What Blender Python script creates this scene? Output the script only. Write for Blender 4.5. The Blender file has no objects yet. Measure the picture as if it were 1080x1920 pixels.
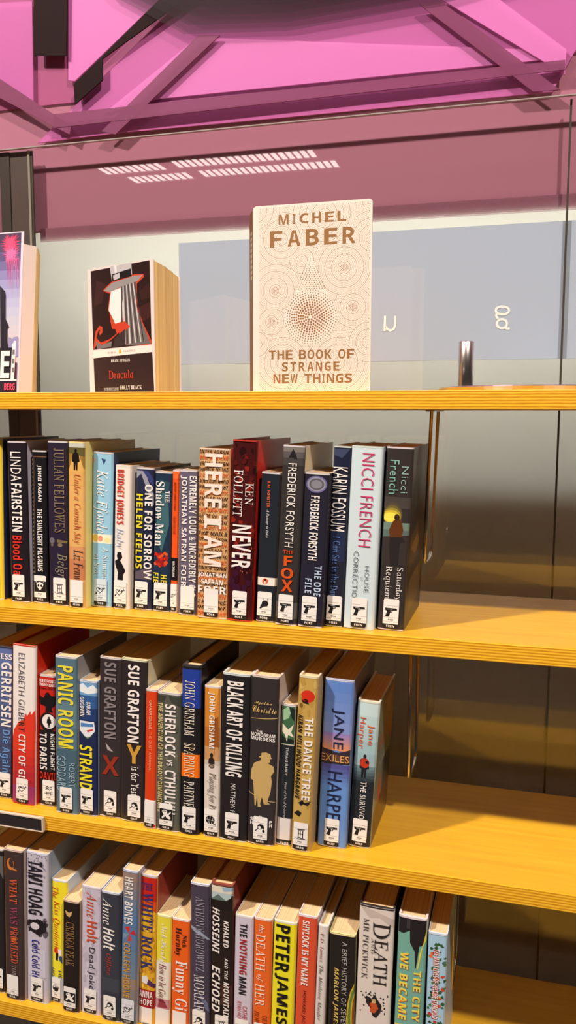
import bpy, bmesh, math, random
from mathutils import Vector, Matrix
from mathutils.geometry import tessellate_polygon
random.seed(7)
sc = bpy.context.scene
C = sc.collection

# ------------------------------------------------------------------ camera
Z0 = 1.5                                   # eye height above the floor
FPX = 1580.0                               # focal length in pixels of the 1080x1920 frame
YAW, PITCH, ROLL = 0.28119924, 0.11659722, 0.00213486
CAM = Vector((0.0, -1.03, Z0))
cy, sy, cp, sp = math.cos(YAW), math.sin(YAW), math.cos(PITCH), math.sin(PITCH)
FWD = Vector((-sy*cp, cy*cp, -sp)); R0 = Vector((cy, sy, 0)); U0 = R0.cross(FWD)
RGT = math.cos(ROLL)*R0 + math.sin(ROLL)*U0
UPV = -math.sin(ROLL)*R0 + math.cos(ROLL)*U0
cam = bpy.data.cameras.new('camera'); camo = bpy.data.objects.new('camera', cam); C.objects.link(camo)
camo.matrix_world = Matrix(((RGT.x, UPV.x, -FWD.x, CAM.x), (RGT.y, UPV.y, -FWD.y, CAM.y), (RGT.z, UPV.z, -FWD.z, CAM.z), (0, 0, 0, 1)))
cam.sensor_width = 36; cam.sensor_fit = 'AUTO'; cam.lens = FPX/1920*36; cam.clip_start = 0.02
sc.camera = camo

def ray(px): return (px[0]-540)/FPX*RGT - (px[1]-960)/FPX*UPV + FWD
def at_y(px, y): d = ray(px); return CAM + d*((y-CAM.y)/d.y)
def at_z(px, z): d = ray(px); return CAM + d*((z-CAM.z)/d.z)

# ------------------------------------------------------------------ world, lights, exposure
w = bpy.data.worlds.new('world'); sc.world = w; w.use_nodes = True
bg = w.node_tree.nodes['Background']; bg.inputs[0].default_value = (1.0, 0.86, 0.76, 1); bg.inputs[1].default_value = 0.04
vs = sc.view_settings; vs.view_transform = 'Standard'; vs.look = 'None'; vs.exposure = 0.0; vs.gamma = 1.0; vs.use_curve_mapping = False
def area(name, loc, target, power, sx, sy_, col, spread=180):
    l = bpy.data.lights.new(name, 'AREA'); l.shape = 'RECTANGLE'; l.size = sx; l.size_y = sy_; l.energy = power; l.color = col; l.spread = math.radians(spread)
    o = bpy.data.objects.new(name, l); C.objects.link(o); o.location = loc
    o.rotation_euler = (Vector(target)-Vector(loc)).to_track_quat('-Z', 'Y').to_euler(); return o
sc.cycles.transparent_max_bounces = 64; sc.cycles.max_bounces = 12
WARM = (1.0, 0.87, 0.78)
area('ceiling_spot_lamp', (-2.3, -2.1, Z0+3.0), (-0.4, 0, Z0-0.3), 225, 0.16, 0.16, WARM)
area('ceiling_spot_lamp', (1.5, -2.1, Z0+3.0), (-0.4, 0, Z0-0.3), 165, 0.16, 0.16, WARM)
area('added_wall_fill_lamp', (-0.4, 0.42, Z0+0.50), (-0.4, 1.0, Z0+0.34), 7.5, 1.9, 0.20, (1.0, 0.95, 0.87), 120)  # added lamp without a known fixture, brightens the wall behind the glass
area('added_pink_fill_lamp', (-0.4, 0.10, Z0+1.1), (-0.4, 0.33, Z0+0.5), 2.0, 1.4, 0.10, (1.0, 0.68, 0.94))  # added pink light, out of view, brightens the reflection panel and sheets

# ------------------------------------------------------------------ materials
def lin(c): return tuple(((v/255)/12.92 if v/255 <= 0.04045 else ((v/255+0.055)/1.055)**2.4) for v in c)
_mats = {}
def mat(col, rough=0.4, metal=0.0, name=None, spec=0.4):
    key = (tuple(col), rough, metal, spec)
    if key in _mats: return _mats[key]
    m = bpy.data.materials.new(name or 'colour_%d_%d_%d' % tuple(col)); m.use_nodes = True
    b = m.node_tree.nodes['Principled BSDF']; b.inputs['Base Color'].default_value = (*lin(col), 1)
    b.inputs['Roughness'].default_value = rough; b.inputs['Metallic'].default_value = metal; b.inputs['Specular IOR Level'].default_value = spec
    _mats[key] = m; return m
def nodes(name):
    m = bpy.data.materials.new(name); m.use_nodes = True; nt = m.node_tree
    return m, nt, nt.nodes['Principled BSDF']
def ramp(nt, fac, stops):
    r = nt.nodes.new('ShaderNodeValToRGB'); e = r.color_ramp.elements
    while len(e) < len(stops): e.new(0.5)
    for q, (p, c) in zip(e, stops): q.position = p; q.color = (*lin(c), 1)
    nt.links.new(fac, r.inputs[0]); return r
def mapping(nt, scale, rot=(0, 0, 0)):
    t = nt.nodes.new('ShaderNodeTexCoord'); mp = nt.nodes.new('ShaderNodeMapping'); mp.inputs['Scale'].default_value = scale; mp.inputs['Rotation'].default_value = rot
    nt.links.new(t.outputs['Object'], mp.inputs[0]); return mp.outputs[0]

# plywood: layered front edge, and veneer faces
M_EDGE, nt, b = nodes('plywood_edge')
v = mapping(nt, (1, 1, 1)); sepx = nt.nodes.new('ShaderNodeSeparateXYZ'); nt.links.new(v, sepx.inputs[0])
nz = nt.nodes.new('ShaderNodeTexNoise'); nz.inputs['Scale'].default_value = 1; nz.inputs['Detail'].default_value = 3
nt.links.new(mapping(nt, (14, 14, 240)), nz.inputs[0])
ma = nt.nodes.new('ShaderNodeMath'); ma.operation = 'MULTIPLY_ADD'; ma.inputs[1].default_value = 0.0016; nt.links.new(nz.outputs[0], ma.inputs[0]); nt.links.new(sepx.outputs[2], ma.inputs[2])
mb_ = nt.nodes.new('ShaderNodeMath'); mb_.operation = 'MULTIPLY'; mb_.inputs[1].default_value = 2*math.pi/0.0036; nt.links.new(ma.outputs[0], mb_.inputs[0])
sn = nt.nodes.new('ShaderNodeMath'); sn.operation = 'SINE'; nt.links.new(mb_.outputs[0], sn.inputs[0])
fn = nt.nodes.new('ShaderNodeTexNoise'); fn.inputs['Scale'].default_value = 1; fn.inputs['Detail'].default_value = 5; nt.links.new(mapping(nt, (60, 60, 900)), fn.inputs[0])
mx = nt.nodes.new('ShaderNodeMath'); mx.operation = 'MULTIPLY_ADD'; mx.inputs[1].default_value = 0.42; nt.links.new(sn.outputs[0], mx.inputs[0]); nt.links.new(fn.outputs[0], mx.inputs[2])
r = ramp(nt, mx.outputs[0], [(0.1, (200, 134, 10)), (0.5, (232, 170, 28)), (0.9, (248, 196, 54))]); nt.links.new(r.outputs[0], b.inputs['Base Color']); b.inputs['Roughness'].default_value = 0.45
M_FACE, nt, b = nodes('plywood_veneer')
nz = nt.nodes.new('ShaderNodeTexNoise'); nz.inputs['Scale'].default_value = 1; nz.inputs['Detail'].default_value = 6; nz.inputs['Distortion'].default_value = 0.6; nt.links.new(mapping(nt, (5, 110, 40)), nz.inputs[0])
r = ramp(nt, nz.outputs[0], [(0.25, (216, 158, 30)), (0.55, (226, 172, 38)), (0.8, (234, 184, 50))]); nt.links.new(r.outputs[0], b.inputs['Base Color'])
b.inputs['Roughness'].default_value = 0.38
# page block: fine sheets
M_PAGE, nt, b = nodes('page_edges')
nz = nt.nodes.new('ShaderNodeTexNoise'); nz.inputs['Scale'].default_value = 1; nz.inputs['Detail'].default_value = 2; nt.links.new(mapping(nt, (1500, 2, 2)), nz.inputs[0])
r = ramp(nt, nz.outputs[0], [(0.3, (214, 178, 128)), (0.7, (240, 212, 166))]); nt.links.new(r.outputs[0], b.inputs['Base Color']); b.inputs['Roughness'].default_value = 0.8
M_PAGEY, nt, b = nodes('old_page_edges')
nz = nt.nodes.new('ShaderNodeTexNoise'); nz.inputs['Scale'].default_value = 1; nz.inputs['Detail'].default_value = 3; nt.links.new(mapping(nt, (260, 260, 3)), nz.inputs[0])
r = ramp(nt, nz.outputs[0], [(0.3, (205, 172, 100)), (0.7, (240, 216, 150))]); nt.links.new(r.outputs[0], b.inputs['Base Color']); b.inputs['Roughness'].default_value = 0.8
def glass_mat(name, refl):
    m = bpy.data.materials.new(name); m.use_nodes = True; nt = m.node_tree; nt.nodes.clear()
    o = nt.nodes.new('ShaderNodeOutputMaterial'); mixs = nt.nodes.new('ShaderNodeMixShader'); tr = nt.nodes.new('ShaderNodeBsdfTransparent'); gl = nt.nodes.new('ShaderNodeBsdfGlossy')
    tr.inputs[0].default_value = (0.97, 0.985, 0.97, 1); gl.inputs['Roughness'].default_value = 0.0; mixs.inputs[0].default_value = refl
    nt.links.new(tr.outputs[0], mixs.inputs[1]); nt.links.new(gl.outputs[0], mixs.inputs[2]); nt.links.new(mixs.outputs[0], o.inputs[0]); return m
M_GLASS = glass_mat('clear_glass', 0.065); M_GLASS2 = glass_mat('rear_glass', 0.045)
def tint(name, col, alpha):
    m, nt, b = nodes(name); b.inputs['Base Color'].default_value = (*lin(col), 1); b.inputs['Alpha'].default_value = alpha; b.inputs['Roughness'].default_value = 0.5; b.inputs['Specular IOR Level'].default_value = 0.2; return m
M_STEEL, nt, b = nodes('brushed_steel')
b.inputs['Metallic'].default_value = 1.0; b.inputs['Roughness'].default_value = 0.22; b.inputs['Base Color'].default_value = (0.62, 0.56, 0.52, 1); b.inputs['Anisotropic'].default_value = 0.6

# ------------------------------------------------------------------ mesh helpers
class MB:
    def __init__(s): s.v = []; s.f = []; s.m = []; s.mats = []
    def mi(s, m):
        if m not in s.mats: s.mats.append(m)
        return s.mats.index(m)
    def face(s, pts, m):
        n = len(s.v); s.v += [tuple(p) for p in pts]; s.f.append(tuple(range(n, n+len(pts)))); s.m.append(s.mi(m))
    def poly(s, pts, m):                               # concave polygon
        n = len(s.v); s.v += [tuple(p) for p in pts]; k = s.mi(m)
        for t in tessellate_polygon([[Vector(p) for p in pts]]): s.f.append(tuple(n+i for i in t)); s.m.append(k)
    def mesh(s, vs_, fs, m):
        n = len(s.v); s.v += [tuple(p) for p in vs_]; k = s.mi(m)
        for f in fs: s.f.append(tuple(n+i for i in f)); s.m.append(k)
    def box(s, x0, x1, y0, y1, z0, z1, m):
        vs_ = [(x, y, z) for x in (x0, x1) for y in (y0, y1) for z in (z0, z1)]
        s.mesh(vs_, [(0, 1, 3, 2), (4, 6, 7, 5), (0, 4, 5, 1), (2, 3, 7, 6), (0, 2, 6, 4), (1, 5, 7, 3)], m)
    def prism(s, pts, z0, z1, ms, mcap, mcap2=None):   # pts counter-clockwise in x,y; ms = side materials
        n = len(pts); a = [(p[0], p[1], z0) for p in pts]; t = [(p[0], p[1], z1) for p in pts]; o = len(s.v); s.v += a+t
        for i in range(n):
            j = (i+1) % n; s.f.append((o+i, o+j, o+n+j, o+n+i)); s.m.append(s.mi(ms[i] if isinstance(ms, list) else ms))
        for tri in tessellate_polygon([[Vector((p[0], p[1], 0)) for p in pts]]):
            s.f.append(tuple(o+n+i for i in tri)); s.m.append(s.mi(mcap)); s.f.append(tuple(o+i for i in tri[::-1])); s.m.append(s.mi(mcap2 or mcap))
    def build(s, name, parent=None, smooth=False, bevel=0, loc=None, normals=True):
        me = bpy.data.meshes.new(name); me.from_pydata(s.v, [], s.f); ob = bpy.data.objects.new(name, me); C.objects.link(ob)
        for m in s.mats: me.materials.append(m)
        me.polygons.foreach_set('material_index', s.m)
        if normals:
            bm = bmesh.new(); bm.from_mesh(me); bmesh.ops.remove_doubles(bm, verts=bm.verts, dist=1e-6); bmesh.ops.recalc_face_normals(bm, faces=bm.faces); bm.to_mesh(me); bm.free()
        if smooth:
            me.polygons.foreach_set('use_smooth', [True]*len(me.polygons))
        if bevel:
            bv = ob.modifiers.new('bevel', 'BEVEL'); bv.width = bevel; bv.segments = 2; bv.limit_method = 'ANGLE'; bv.angle_limit = math.radians(40)
        if parent: ob.parent = parent
        if loc: ob.location = loc
        return ob
def tag(o, label=None, cat=None, group=None, kind=None):
    if label: o['label'] = label
    if cat: o['category'] = cat
    if group: o['group'] = group
    if kind: o['kind'] = kind
    return o
def empty(name, loc, rot=(0, 0, 0)):
    o = bpy.data.objects.new(name, None); C.objects.link(o); o.location = loc; o.rotation_euler = rot; o.empty_display_size = 0.02; return o
def tube(mb, pts, rad, m, n=8, closed_ends=True):
    rings = []
    for i, p in enumerate(pts):
        p = Vector(p); a = Vector(pts[max(0, i-1)]); c_ = Vector(pts[min(len(pts)-1, i+1)]); t = (c_-a).normalized()
        x = t.cross(Vector((1, 0.013, 0.02))).normalized(); y = t.cross(x)
        rings.append([p + rad*(math.cos(2*math.pi*k/n)*x + math.sin(2*math.pi*k/n)*y) for k in range(n)])
    vs_ = [q for r_ in rings for q in r_]; fs = []
    for i in range(len(rings)-1):
        for k in range(n): fs.append((i*n+k, i*n+(k+1) % n, (i+1)*n+(k+1) % n, (i+1)*n+k))
    fs.append(tuple(range(n))); fs.append(tuple((len(rings)-1)*n+k for k in range(n))[::-1]); mb.mesh(vs_, fs, m)

# ------------------------------------------------------------------ text as meshes
_tc = {}
BASE = {'bold': (0x1D5D4, 0x1D5EE), 'heavy': (0x1D5D4, 0x1D5EE), 'serif': (0x1D400, 0x1D41A), 'ital': (0x1D434, 0x1D44E), 'roman': (0x1D434, 0x1D44E), 'script': (0x1D4D0, 0x1D4EA), 'bi': (0x1D63C, 0x1D656)}
def text_mesh(s, style, res=2):
    key = (s, style)
    if key in _tc: return _tc[key]
    bs = BASE.get(style); o = ''
    for c in s:
        if bs and 'A' <= c <= 'Z': o += chr(bs[0]+ord(c)-65)
        elif bs and 'a' <= c <= 'z': o += '\u210e' if (style in ('ital', 'roman') and c == 'h') else chr(bs[1]+ord(c)-97)
        else: o += c
    cu = bpy.data.curves.new('t', 'FONT'); cu.body = o; cu.resolution_u = res; cu.space_character = 1.06
    if style == 'thin': cu.offset = -0.012
    if style == 'heavy': cu.offset = 0.004
    ob = bpy.data.objects.new('t', cu); C.objects.link(ob); bpy.context.view_layer.update()
    me = bpy.data.meshes.new_from_object(ob.evaluated_get(bpy.context.evaluated_depsgraph_get()))
    vs_ = [(q.co.x, q.co.y) for q in me.vertices]; fs = [tuple(p.vertices) for p in me.polygons]
    bpy.data.objects.remove(ob); bpy.data.curves.remove(cu); bpy.data.meshes.remove(me)
    if style == 'roman': vs_ = [(x-y*0.27, y) for x, y in vs_]
    xs = [q[0] for q in vs_]; ys = [q[1] for q in vs_]; x0, x1, y0, y1 = min(xs), max(xs), min(ys), max(ys)
    _tc[key] = ([((x-x0)/(x1-x0), (y-y0)/(y1-y0)) for x, y in vs_], fs); return _tc[key]

# ------------------------------------------------------------------ library pictograms, in a box -1..1
def ell(cx, cy_, rx, ry, n=16, a0=0, a1=360): return [(cx+rx*math.cos(math.radians(a0+(a1-a0)*i/n)), cy_+ry*math.sin(math.radians(a0+(a1-a0)*i/n))) for i in range(n if a1-a0 == 360 else n+1)]
def seg(a, b_, w_):
    dx, dy = b_[0]-a[0], b_[1]-a[1]; l = math.hypot(dx, dy) or 1; nx, ny = -dy/l*w_/2, dx/l*w_/2
    return [(a[0]+nx, a[1]+ny), (a[0]-nx, a[1]-ny), (b_[0]-nx, b_[1]-ny), (b_[0]+nx, b_[1]+ny)]
def heart(s=1, cx=0, cy_=0):
    p = []
    for i in range(24):
        t = 2*math.pi*i/24; p.append((cx+s*math.sin(t)**3, cy_+s*(13*math.cos(t)-5*math.cos(2*t)-2*math.cos(3*t)-math.cos(4*t))/16))
    return p
K_, W_ = (22, 20, 20), (240, 236, 230)
ICON = {
 'gun': [(K_, [(-1, .62), (.95, .62), (1, .25), (.3, .2), (.22, -.1), (-.05, -.16), (-.15, -.3), (-.28, -1), (-.95, -.95), (-.62, .0), (-.95, .2)]), (W_, ell(.02, .08, .13, .1, 8)), (W_, seg((-.6, .42), (.2, .42), .05))],
 'heart': [(K_, heart(.72, -.1, 0)), (W_, heart(.55, -.1, .02)), (K_, heart(.3, -.18, .3)), (K_, seg((-.95, -.75), (-.55, -.4), .12)), (K_, seg((.1, .05), (.95, .55), .1)), (K_, [(-1, -.85), (-.6, -.85), (-.9, -.4)]), (K_, seg((.7, .25), (.8, .85), .08)), (K_, seg((.6, .35), (1, .4), .08))],
 'magnifier': [(K_, ell(.1, .2, .62, .62, 16, -20, 200)), (K_, [(.1, .3), (.72, .1), (.8, -.2), (.2, .1)]), (K_, ell(-.12, .12, .42, .4)), (W_, ell(-.12, .12, .28, .27)), (K_, seg((-.4, -.15), (-.95, -.7), .16)), (K_, ell(.62, -.5, .25, .32))],
 'column': [(K_, seg((-.6, .85), (.75, .95), .14)), (K_, seg((-.45, .7), (.6, .75), .1)), (K_, seg((-.35, .7), (-.35, -.6), .14)), (K_, seg((0, .7), (0, -.65), .1)), (K_, seg((.42, .7), (.42, -.7), .16)), (K_, seg((-.5, -.7), (.75, -.8), .12)), (K_, seg((-.6, -.95), (.9, -.95), .12)), (K_, seg((-.35, .05), (.42, .05), .08)), (K_, seg((-1, -.75), (-.75, -.8), .12))],
 'ball': [(K_, ell(-.1, .1, .85, .85)), (W_, seg((-.9, .2), (.7, .0), .06)), (W_, seg((-.1, .9), (-.2, -.7), .06)), (W_, seg((-.65, .6), (-.3, -.6), .05)), (W_, seg((.45, .6), (.1, -.7), .05)), (K_, seg((.4, -.9), (.95, -.5), .1)), (K_, seg((.5, -.5), (.9, -.95), .1))],
 'head': [(K_, ell(0, .25, .8, .7)), (W_, ell(0, .4, .66, .45)), (K_, seg((-.5, .4), (.5, .45), .08)), (K_, seg((-.2, .7), (.1, .1), .08)), (K_, seg((.3, .7), (.4, .1), .08)), (K_, [(-.8, .1), (.8, .2), (.8, -.3), (.5, -1), (-.3, -1), (-.35, -.7), (-.8, -.6)])],
 'hand': [(K_, ell(.15, .1, .6, .55)), (K_, seg((-.1, .7), (-.25, 1), .08)), (K_, seg((.5, .7), (.6, 1), .08)), (K_, [(-.6, -.1), (.5, .0), (.6, -.4), (-.2, -.6), (-.5, -.9), (-.75, -.8)]), (K_, ell(-.7, -.85, .12, .15, 8))],
 'waves': [(K_, [(-.6, .75), (-.2, .95), (.2, .7), (.7, .95), (.7, .75), (.2, .5), (-.2, .75), (-.6, .55)]), (K_, [(-.6, .35), (-.2, .55), (.2, .3), (.7, .55), (.7, .35), (.2, .1), (-.2, .35), (-.6, .15)]), (K_, seg((-.9, -.4), (.9, -.3), .1)), (K_, seg((-.9, -.75), (.9, -.65), .1)), (K_, seg((-.5, -.1), (-.3, -.95), .1)), (K_, seg((.3, -.1), (.5, -.95), .1))],
 'alien': [(K_, [(-1.25, -1.15), (1.25, -1.15), (1.25, 1.1), (-1.25, 1.1)]), (W_, [(-.55, .75), (-.75, .4), (-.5, -.2), (0, -.85), (.5, -.2), (.75, .4), (.55, .75), (0, .95)]), (K_, ell(-.32, .15, .2, .28, 10)), (K_, ell(.32, .15, .2, .28, 10)), (W_, seg((-.55, .7), (-.9, 1), .1)), (W_, seg((.55, .7), (.9, 1), .1))],
 'ghost': [(K_, [(-1.25, -1.15), (1.25, -1.15), (1.25, 1.1), (-1.25, 1.1)]), (W_, ell(-.25, .5, .5, .42)), (W_, [(-.7, .5), (.2, .45), (.4, .1), (.9, .75), (1, .5), (.55, -.1), (.95, -.6), (.8, -.9), (.2, -.75), (-.1, -.3), (-.7, -.95), (-.85, -.6), (-.4, -.1)]), (K_, ell(-.4, .6, .09, .13, 8)), (K_, ell(-.08, .62, .09, .13, 8))],
}

# ------------------------------------------------------------------ setting: shelves
SH = [0.0281215, -0.2773227, -0.5859924, -0.8975095]   # shelf tops relative to the eye
SHZ = [Z0+h for h in SH]; TH = 0.0234; DEPTH = 0.282
GL = 0.286
XL, XR = -1.45, 0.95
shelf_lab = ['topmost plywood shelf at eye level carrying the display books', 'second plywood shelf from the top, under the row ending in a dark sunset book',
             'third plywood shelf from the top, with a black label strip on its front edge', 'lowest plywood shelf, at the bottom of the photo']
for k in range(4):
    mb = MB(); mb.box(XL, XR, 0, DEPTH, -TH, 0, M_FACE)
    o = mb.build('bookshelf_board', bevel=0.0012, loc=(0, 0, SHZ[k])); me = o.data; me.materials.append(M_EDGE)
    for p in me.polygons:
        if p.normal.y < -0.9 or abs(p.normal.x) > 0.9: p.material_index = 1
    tag(o, shelf_lab[k], 'shelf', 'plywood shelves of the bookcase')

# black label strip in a clear holder on the third shelf's edge
h = empty('shelf_label_holder', (0, 0, 0)); tag(h, 'black label strip in a clear plastic holder on a shelf front edge', 'label holder')
x1 = at_y((81, 1545), -0.004).x
mb = MB(); mb.box(x1-0.2, x1-0.0022, -0.0045, -0.0012, SHZ[2]-TH+0.001, SHZ[2]-0.0045, mat((38, 34, 36), 0.5)); mb.build('black_card', h)
mc = mat((214, 196, 176), 0.2); mb = MB()
mb.box(x1-0.2, x1, -0.0055, -0.0003, SHZ[2]-0.0043, SHZ[2]-0.0022, mc); mb.box(x1-0.2, x1, -0.0055, -0.0003, SHZ[2]-TH-0.0008, SHZ[2]-TH+0.0008, mc); mb.box(x1-0.002, x1, -0.0055, -0.0003, SHZ[2]-TH+0.0008, SHZ[2]-0.0043, mc)
mb.build('plastic_holder', h, bevel=0.0004)

# glass back, rear glass, wall and shade board behind
def solid(name, x0, x1_, y0, y1, z0, z1, m, bevel=0, kind='structure'):
    mb = MB(); mb.box(x0, x1_, y0, y1, z0, z1, m); o = mb.build(name, bevel=bevel); tag(o, kind=kind); return o
mb = MB(); mb.box(-1.35, 0.30, GL, GL+0.006, 0.15, Z0+0.4485, M_GLASS); M_GEDGE = mat((150, 142, 138), 0.3)
mb.box(-1.35, 0.30, GL, GL+0.006, Z0+0.4486, Z0+0.4502, M_GEDGE); tag(mb.build('window_1'), kind='structure')
M_SATIN = bpy.data.materials.new('satin_glass'); M_SATIN.use_nodes = True; nt = M_SATIN.node_tree; nt.nodes.clear()
o = nt.nodes.new('ShaderNodeOutputMaterial'); mixs = nt.nodes.new('ShaderNodeMixShader'); rf = nt.nodes.new('ShaderNodeBsdfRefraction'); gl = nt.nodes.new('ShaderNodeBsdfGlossy')
rf.inputs['Roughness'].default_value = 0.30; rf.inputs['IOR'].default_value = 1.45; gl.inputs['Roughness'].default_value = 0.0; mixs.inputs[0].default_value = 0.045
nt.links.new(rf.outputs[0], mixs.inputs[1]); nt.links.new(gl.outputs[0], mixs.inputs[2]); nt.links.new(mixs.outputs[0], o.inputs[0])
mb = MB(); mb.box(-1.6, 0.60, 0.340, 0.346, 0.15, Z0+0.36, M_SATIN); tag(mb.build('window_2'), kind='structure')  # satin finish added to blur the wall's light-dark change and stop front light
M_WALL, nt, b = nodes('grey_green_wall'); nz = nt.nodes.new('ShaderNodeTexNoise'); nz.inputs['Scale'].default_value = 6
r = ramp(nt, nz.outputs[0], [(0.35, (206, 207, 198)), (0.65, (214, 214, 206))]); nt.links.new(r.outputs[0], b.inputs['Base Color']); b.inputs['Roughness'].default_value = 0.8
solid('wall_back', -2.6, 1.6, 1.0, 1.03, 0, Z0+1.6, M_WALL)
solid('floor', -3.5, 2.6, -4.2, 1.03, -0.03, 0, mat((96, 84, 74), 0.6))
solid('wall_shade_board', -2.6, 1.6, 0.86, 0.90, 0, Z0-0.175, mat((122, 98, 72), 0.7))  # dark board put in for the shade on the lower back wall
# uprights of the bay behind the glass
dk = mat((58, 46, 42), 0.5); dk2 = mat((78, 62, 58), 0.5); lt = mat((150, 140, 132), 0.4); jn = mat((66, 58, 50), 0.5)
solid('trim_1', -0.905, -0.886, 0.294, 0.299, 0.15, Z0+0.447, dk); solid('trim_2', -0.8855, -0.850, 0.296, 0.300, 0.15, Z0+0.447, dk2)
solid('edge_highlight_strip', -0.8498, -0.846, 0.294, 0.299, 0.15, Z0+0.447, lt); solid('trim_4', -0.8458, -0.842, 0.296, 0.300, 0.15, Z0+0.447, jn)  # pale strip paints the bright edge highlight of the left upright
solid('trim_5', 0.0355, 0.0385, 0.296, 0.300, 0.15, Z0+0.447, jn)

# painted-in glass reflection: plum panel with rounded lower edge, pink sheets, dark bars
YB = 0.318
def bq(px): p = at_y(px, YB); return p
zb = at_y((540, 406), YB).z
M_PLUM = mat((160, 102, 122), 0.7, spec=0.2)
mb = MB(); prof = [(YB, Z0+1.3), (YB, zb+0.003)] + [(YB+0.003-0.003*math.cos(math.radians(a)), zb+0.003-0.003*math.sin(math.radians(a))) for a in range(10, 91, 10)] + [(YB+0.004, Z0+1.3)]
for i in range(len(prof)-1):
    (ya, za), (yb_, zb_) = prof[i], prof[i+1]; mb.face([(-2.4, ya, za), (1.5, ya, za), (1.5, yb_, zb_), (-2.4, yb_, zb_)], M_PLUM)
plum_panel = mb.build('plum_reflection_panel', smooth=False, normals=True); tag(plum_panel, kind='structure')
PINK = tint('pink_reflection', (200, 106, 172), 0.6); PINK2 = tint('pale_pink_reflection', (218, 126, 192), 0.62); ROSE = tint('rose_reflection', (176, 88, 134), 0.6)
DARK = mat((30, 14, 14), 0.7, spec=0.1); PLUMD = tint('dark_plum_reflection', (126, 62, 96), 0.75)
def sheet(pxs, y, m, name, thick=0.0028):
    pts = [at_y(p, y) for p in pxs]; ar = sum(pts[i].x*pts[(i+1) % len(pts)].z-pts[(i+1) % len(pts)].x*pts[i].z for i in range(len(pts)))
    if ar < 0: pts = pts[::-1]
    mb = MB(); n = len(pts); f_ = [(p.x, y, p.z) for p in pts]; k_ = [(p.x, y+thick, p.z) for p in pts]
    mb.poly(f_, m); mb.poly(k_[::-1], m)
    for i in range(n): j = (i+1) % n; mb.face([f_[i], f_[j], k_[j], k_[i]], m)
    o = mb.build(name, plum_panel); tag(o, kind='structure'); return o
sheet([(-60, -80), (1140, -80), (1140, 92), (540, 150), (60, 200), (-60, 215)], 0.3145, ROSE, 'reflection_sheet')  # tinted sheets imitate the pink ceiling reflected in the glass
sheet([(70, 268), (215, 250), (1036, 172), (1120, 20), (1120, -80), (420, -80)], 0.3105, PINK, 'reflection_sheet')
sheet([(195, 212), (370, 70), (1060, 95), (1060, 108), (640, 150), (290, 186)], 0.3065, PINK2, 'reflection_sheet')
sheet([(128, -60), (360, -60), (140, 152), (128, 150)], 0.3065, PINK2, 'reflection_sheet')
sheet([(-60, 8), (60, 2), (62, 190), (-60, 110)], 0.3065, PINK, 'reflection_sheet')
sheet([(860, -10), (925, -10), (1062, 92), (1060, 140), (830, 0)], 0.3025, PINK2, 'reflection_sheet')
for k, (pxs, m) in enumerate([([(62, -60), (126, -60), (124, 104), (64, 104)], DARK), ([(318, -20), (372, -20), (192, 110), (192, 150), (140, 196), (138, 158)], DARK),
        ([(-30, 128), (-30, 168), (130, 252), (134, 236)], PLUMD), ([(372, 66), (412, 66), (216, 252), (190, 246)], PLUMD), ([(786, 8), (826, 2), (1050, 168), (1000, 172)], PLUMD),
        ([(100, 214), (1060, 112), (1060, 130), (100, 240)], PLUMD)]):
    sheet(pxs, 0.2985 - 0.0002*k, m, 'reflected_beam', 0.0025)  # dark bars paint the beams of the reflected ceiling

SHADE = tint('shade_tint', (36, 12, 22), 0.2)  # stacked dark tints paint a soft shade gradient into the reflection
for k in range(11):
    g = k*17; sheet([(330-g*1.3, -120), (900+g*2.2, -120), (820+g*1.8, -140+g*.35), (690+g*.9, -124+g*.75), (540, -112+g), (430-g*.5, -106+g), (365-g*.9, -110+g*.6)], 0.2977-0.00028*k, SHADE, 'shade_sheet', 0.00022)

FADE = tint('plum_fade_tint', (160, 102, 122), 0.3)  # thin overlapping strips paint the soft lower fade of the reflection
for k in range(7):
    mb = MB(); mb.box(-0.842, 0.60, 0.3165-0.0004*k, 0.3166-0.0004*k, zb-0.0025*(k+1), zb+0.006, FADE); tag(mb.build('plum_fade', plum_panel), kind='structure')

# pale blue notice panel behind the glass with two white letters seen from behind
h = empty('notice_panel', (0, 0.3, Z0)); tag(h, 'pale blue-grey panel with white reversed letters behind the glass', 'sign')
yp = 0.302; a = at_y((335, 456), yp); c_ = at_y((1079, 672), yp)
mb = MB(); mb.box(a.x, 0.30, yp, yp+0.004, c_.z, a.z, mat((176, 186, 208), 0.6, spec=0.2)); o = mb.build('panel_board', h); o.matrix_parent_inverse = Matrix.Translation((0, -0.3, -Z0))
mb = MB(); mw = mat((250, 246, 242), 0.5)
def stroke(mb, pxs, wd, y, m, closed=False):
    pts = [at_y(p, y) for p in pxs]; n = len(pts); L = []; Rr = []
    for i in range(n):
        a_ = pts[(i-1) % n] if closed else pts[max(0, i-1)]; b__ = pts[(i+1) % n] if closed else pts[min(n-1, i+1)]
        d = (b__-a_).normalized(); nr = Vector((-d.z, 0, d.x))*wd/2; L.append(pts[i]+nr); Rr.append(pts[i]-nr)
    for i in range(n if closed else n-1):
        j = (i+1) % n
        mb.face([L[i], L[j], Rr[j], Rr[i]], m)
stroke(mb, [(722, 592), (721, 621)], 0.0036, yp-0.0006, mw)
stroke(mb, [(741, 592), (741, 610), (738, 617), (732, 620), (726, 617), (723, 612)], 0.0036, yp-0.0006, mw)
stroke(mb, ell(942, 582, 12.5, 7.5, 20), 0.0034, yp-0.0006, mw, True)
stroke(mb, ell(941, 607, 9.5, 8.5, 20), 0.0034, yp-0.0006, mw, True)
stroke(mb, [(932, 586), (930, 592), (934, 598)], 0.0034, yp-0.0008, mw); stroke(mb, [(946, 613), (950, 616), (956, 616)], 0.0034, yp-0.0007, mw)
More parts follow.
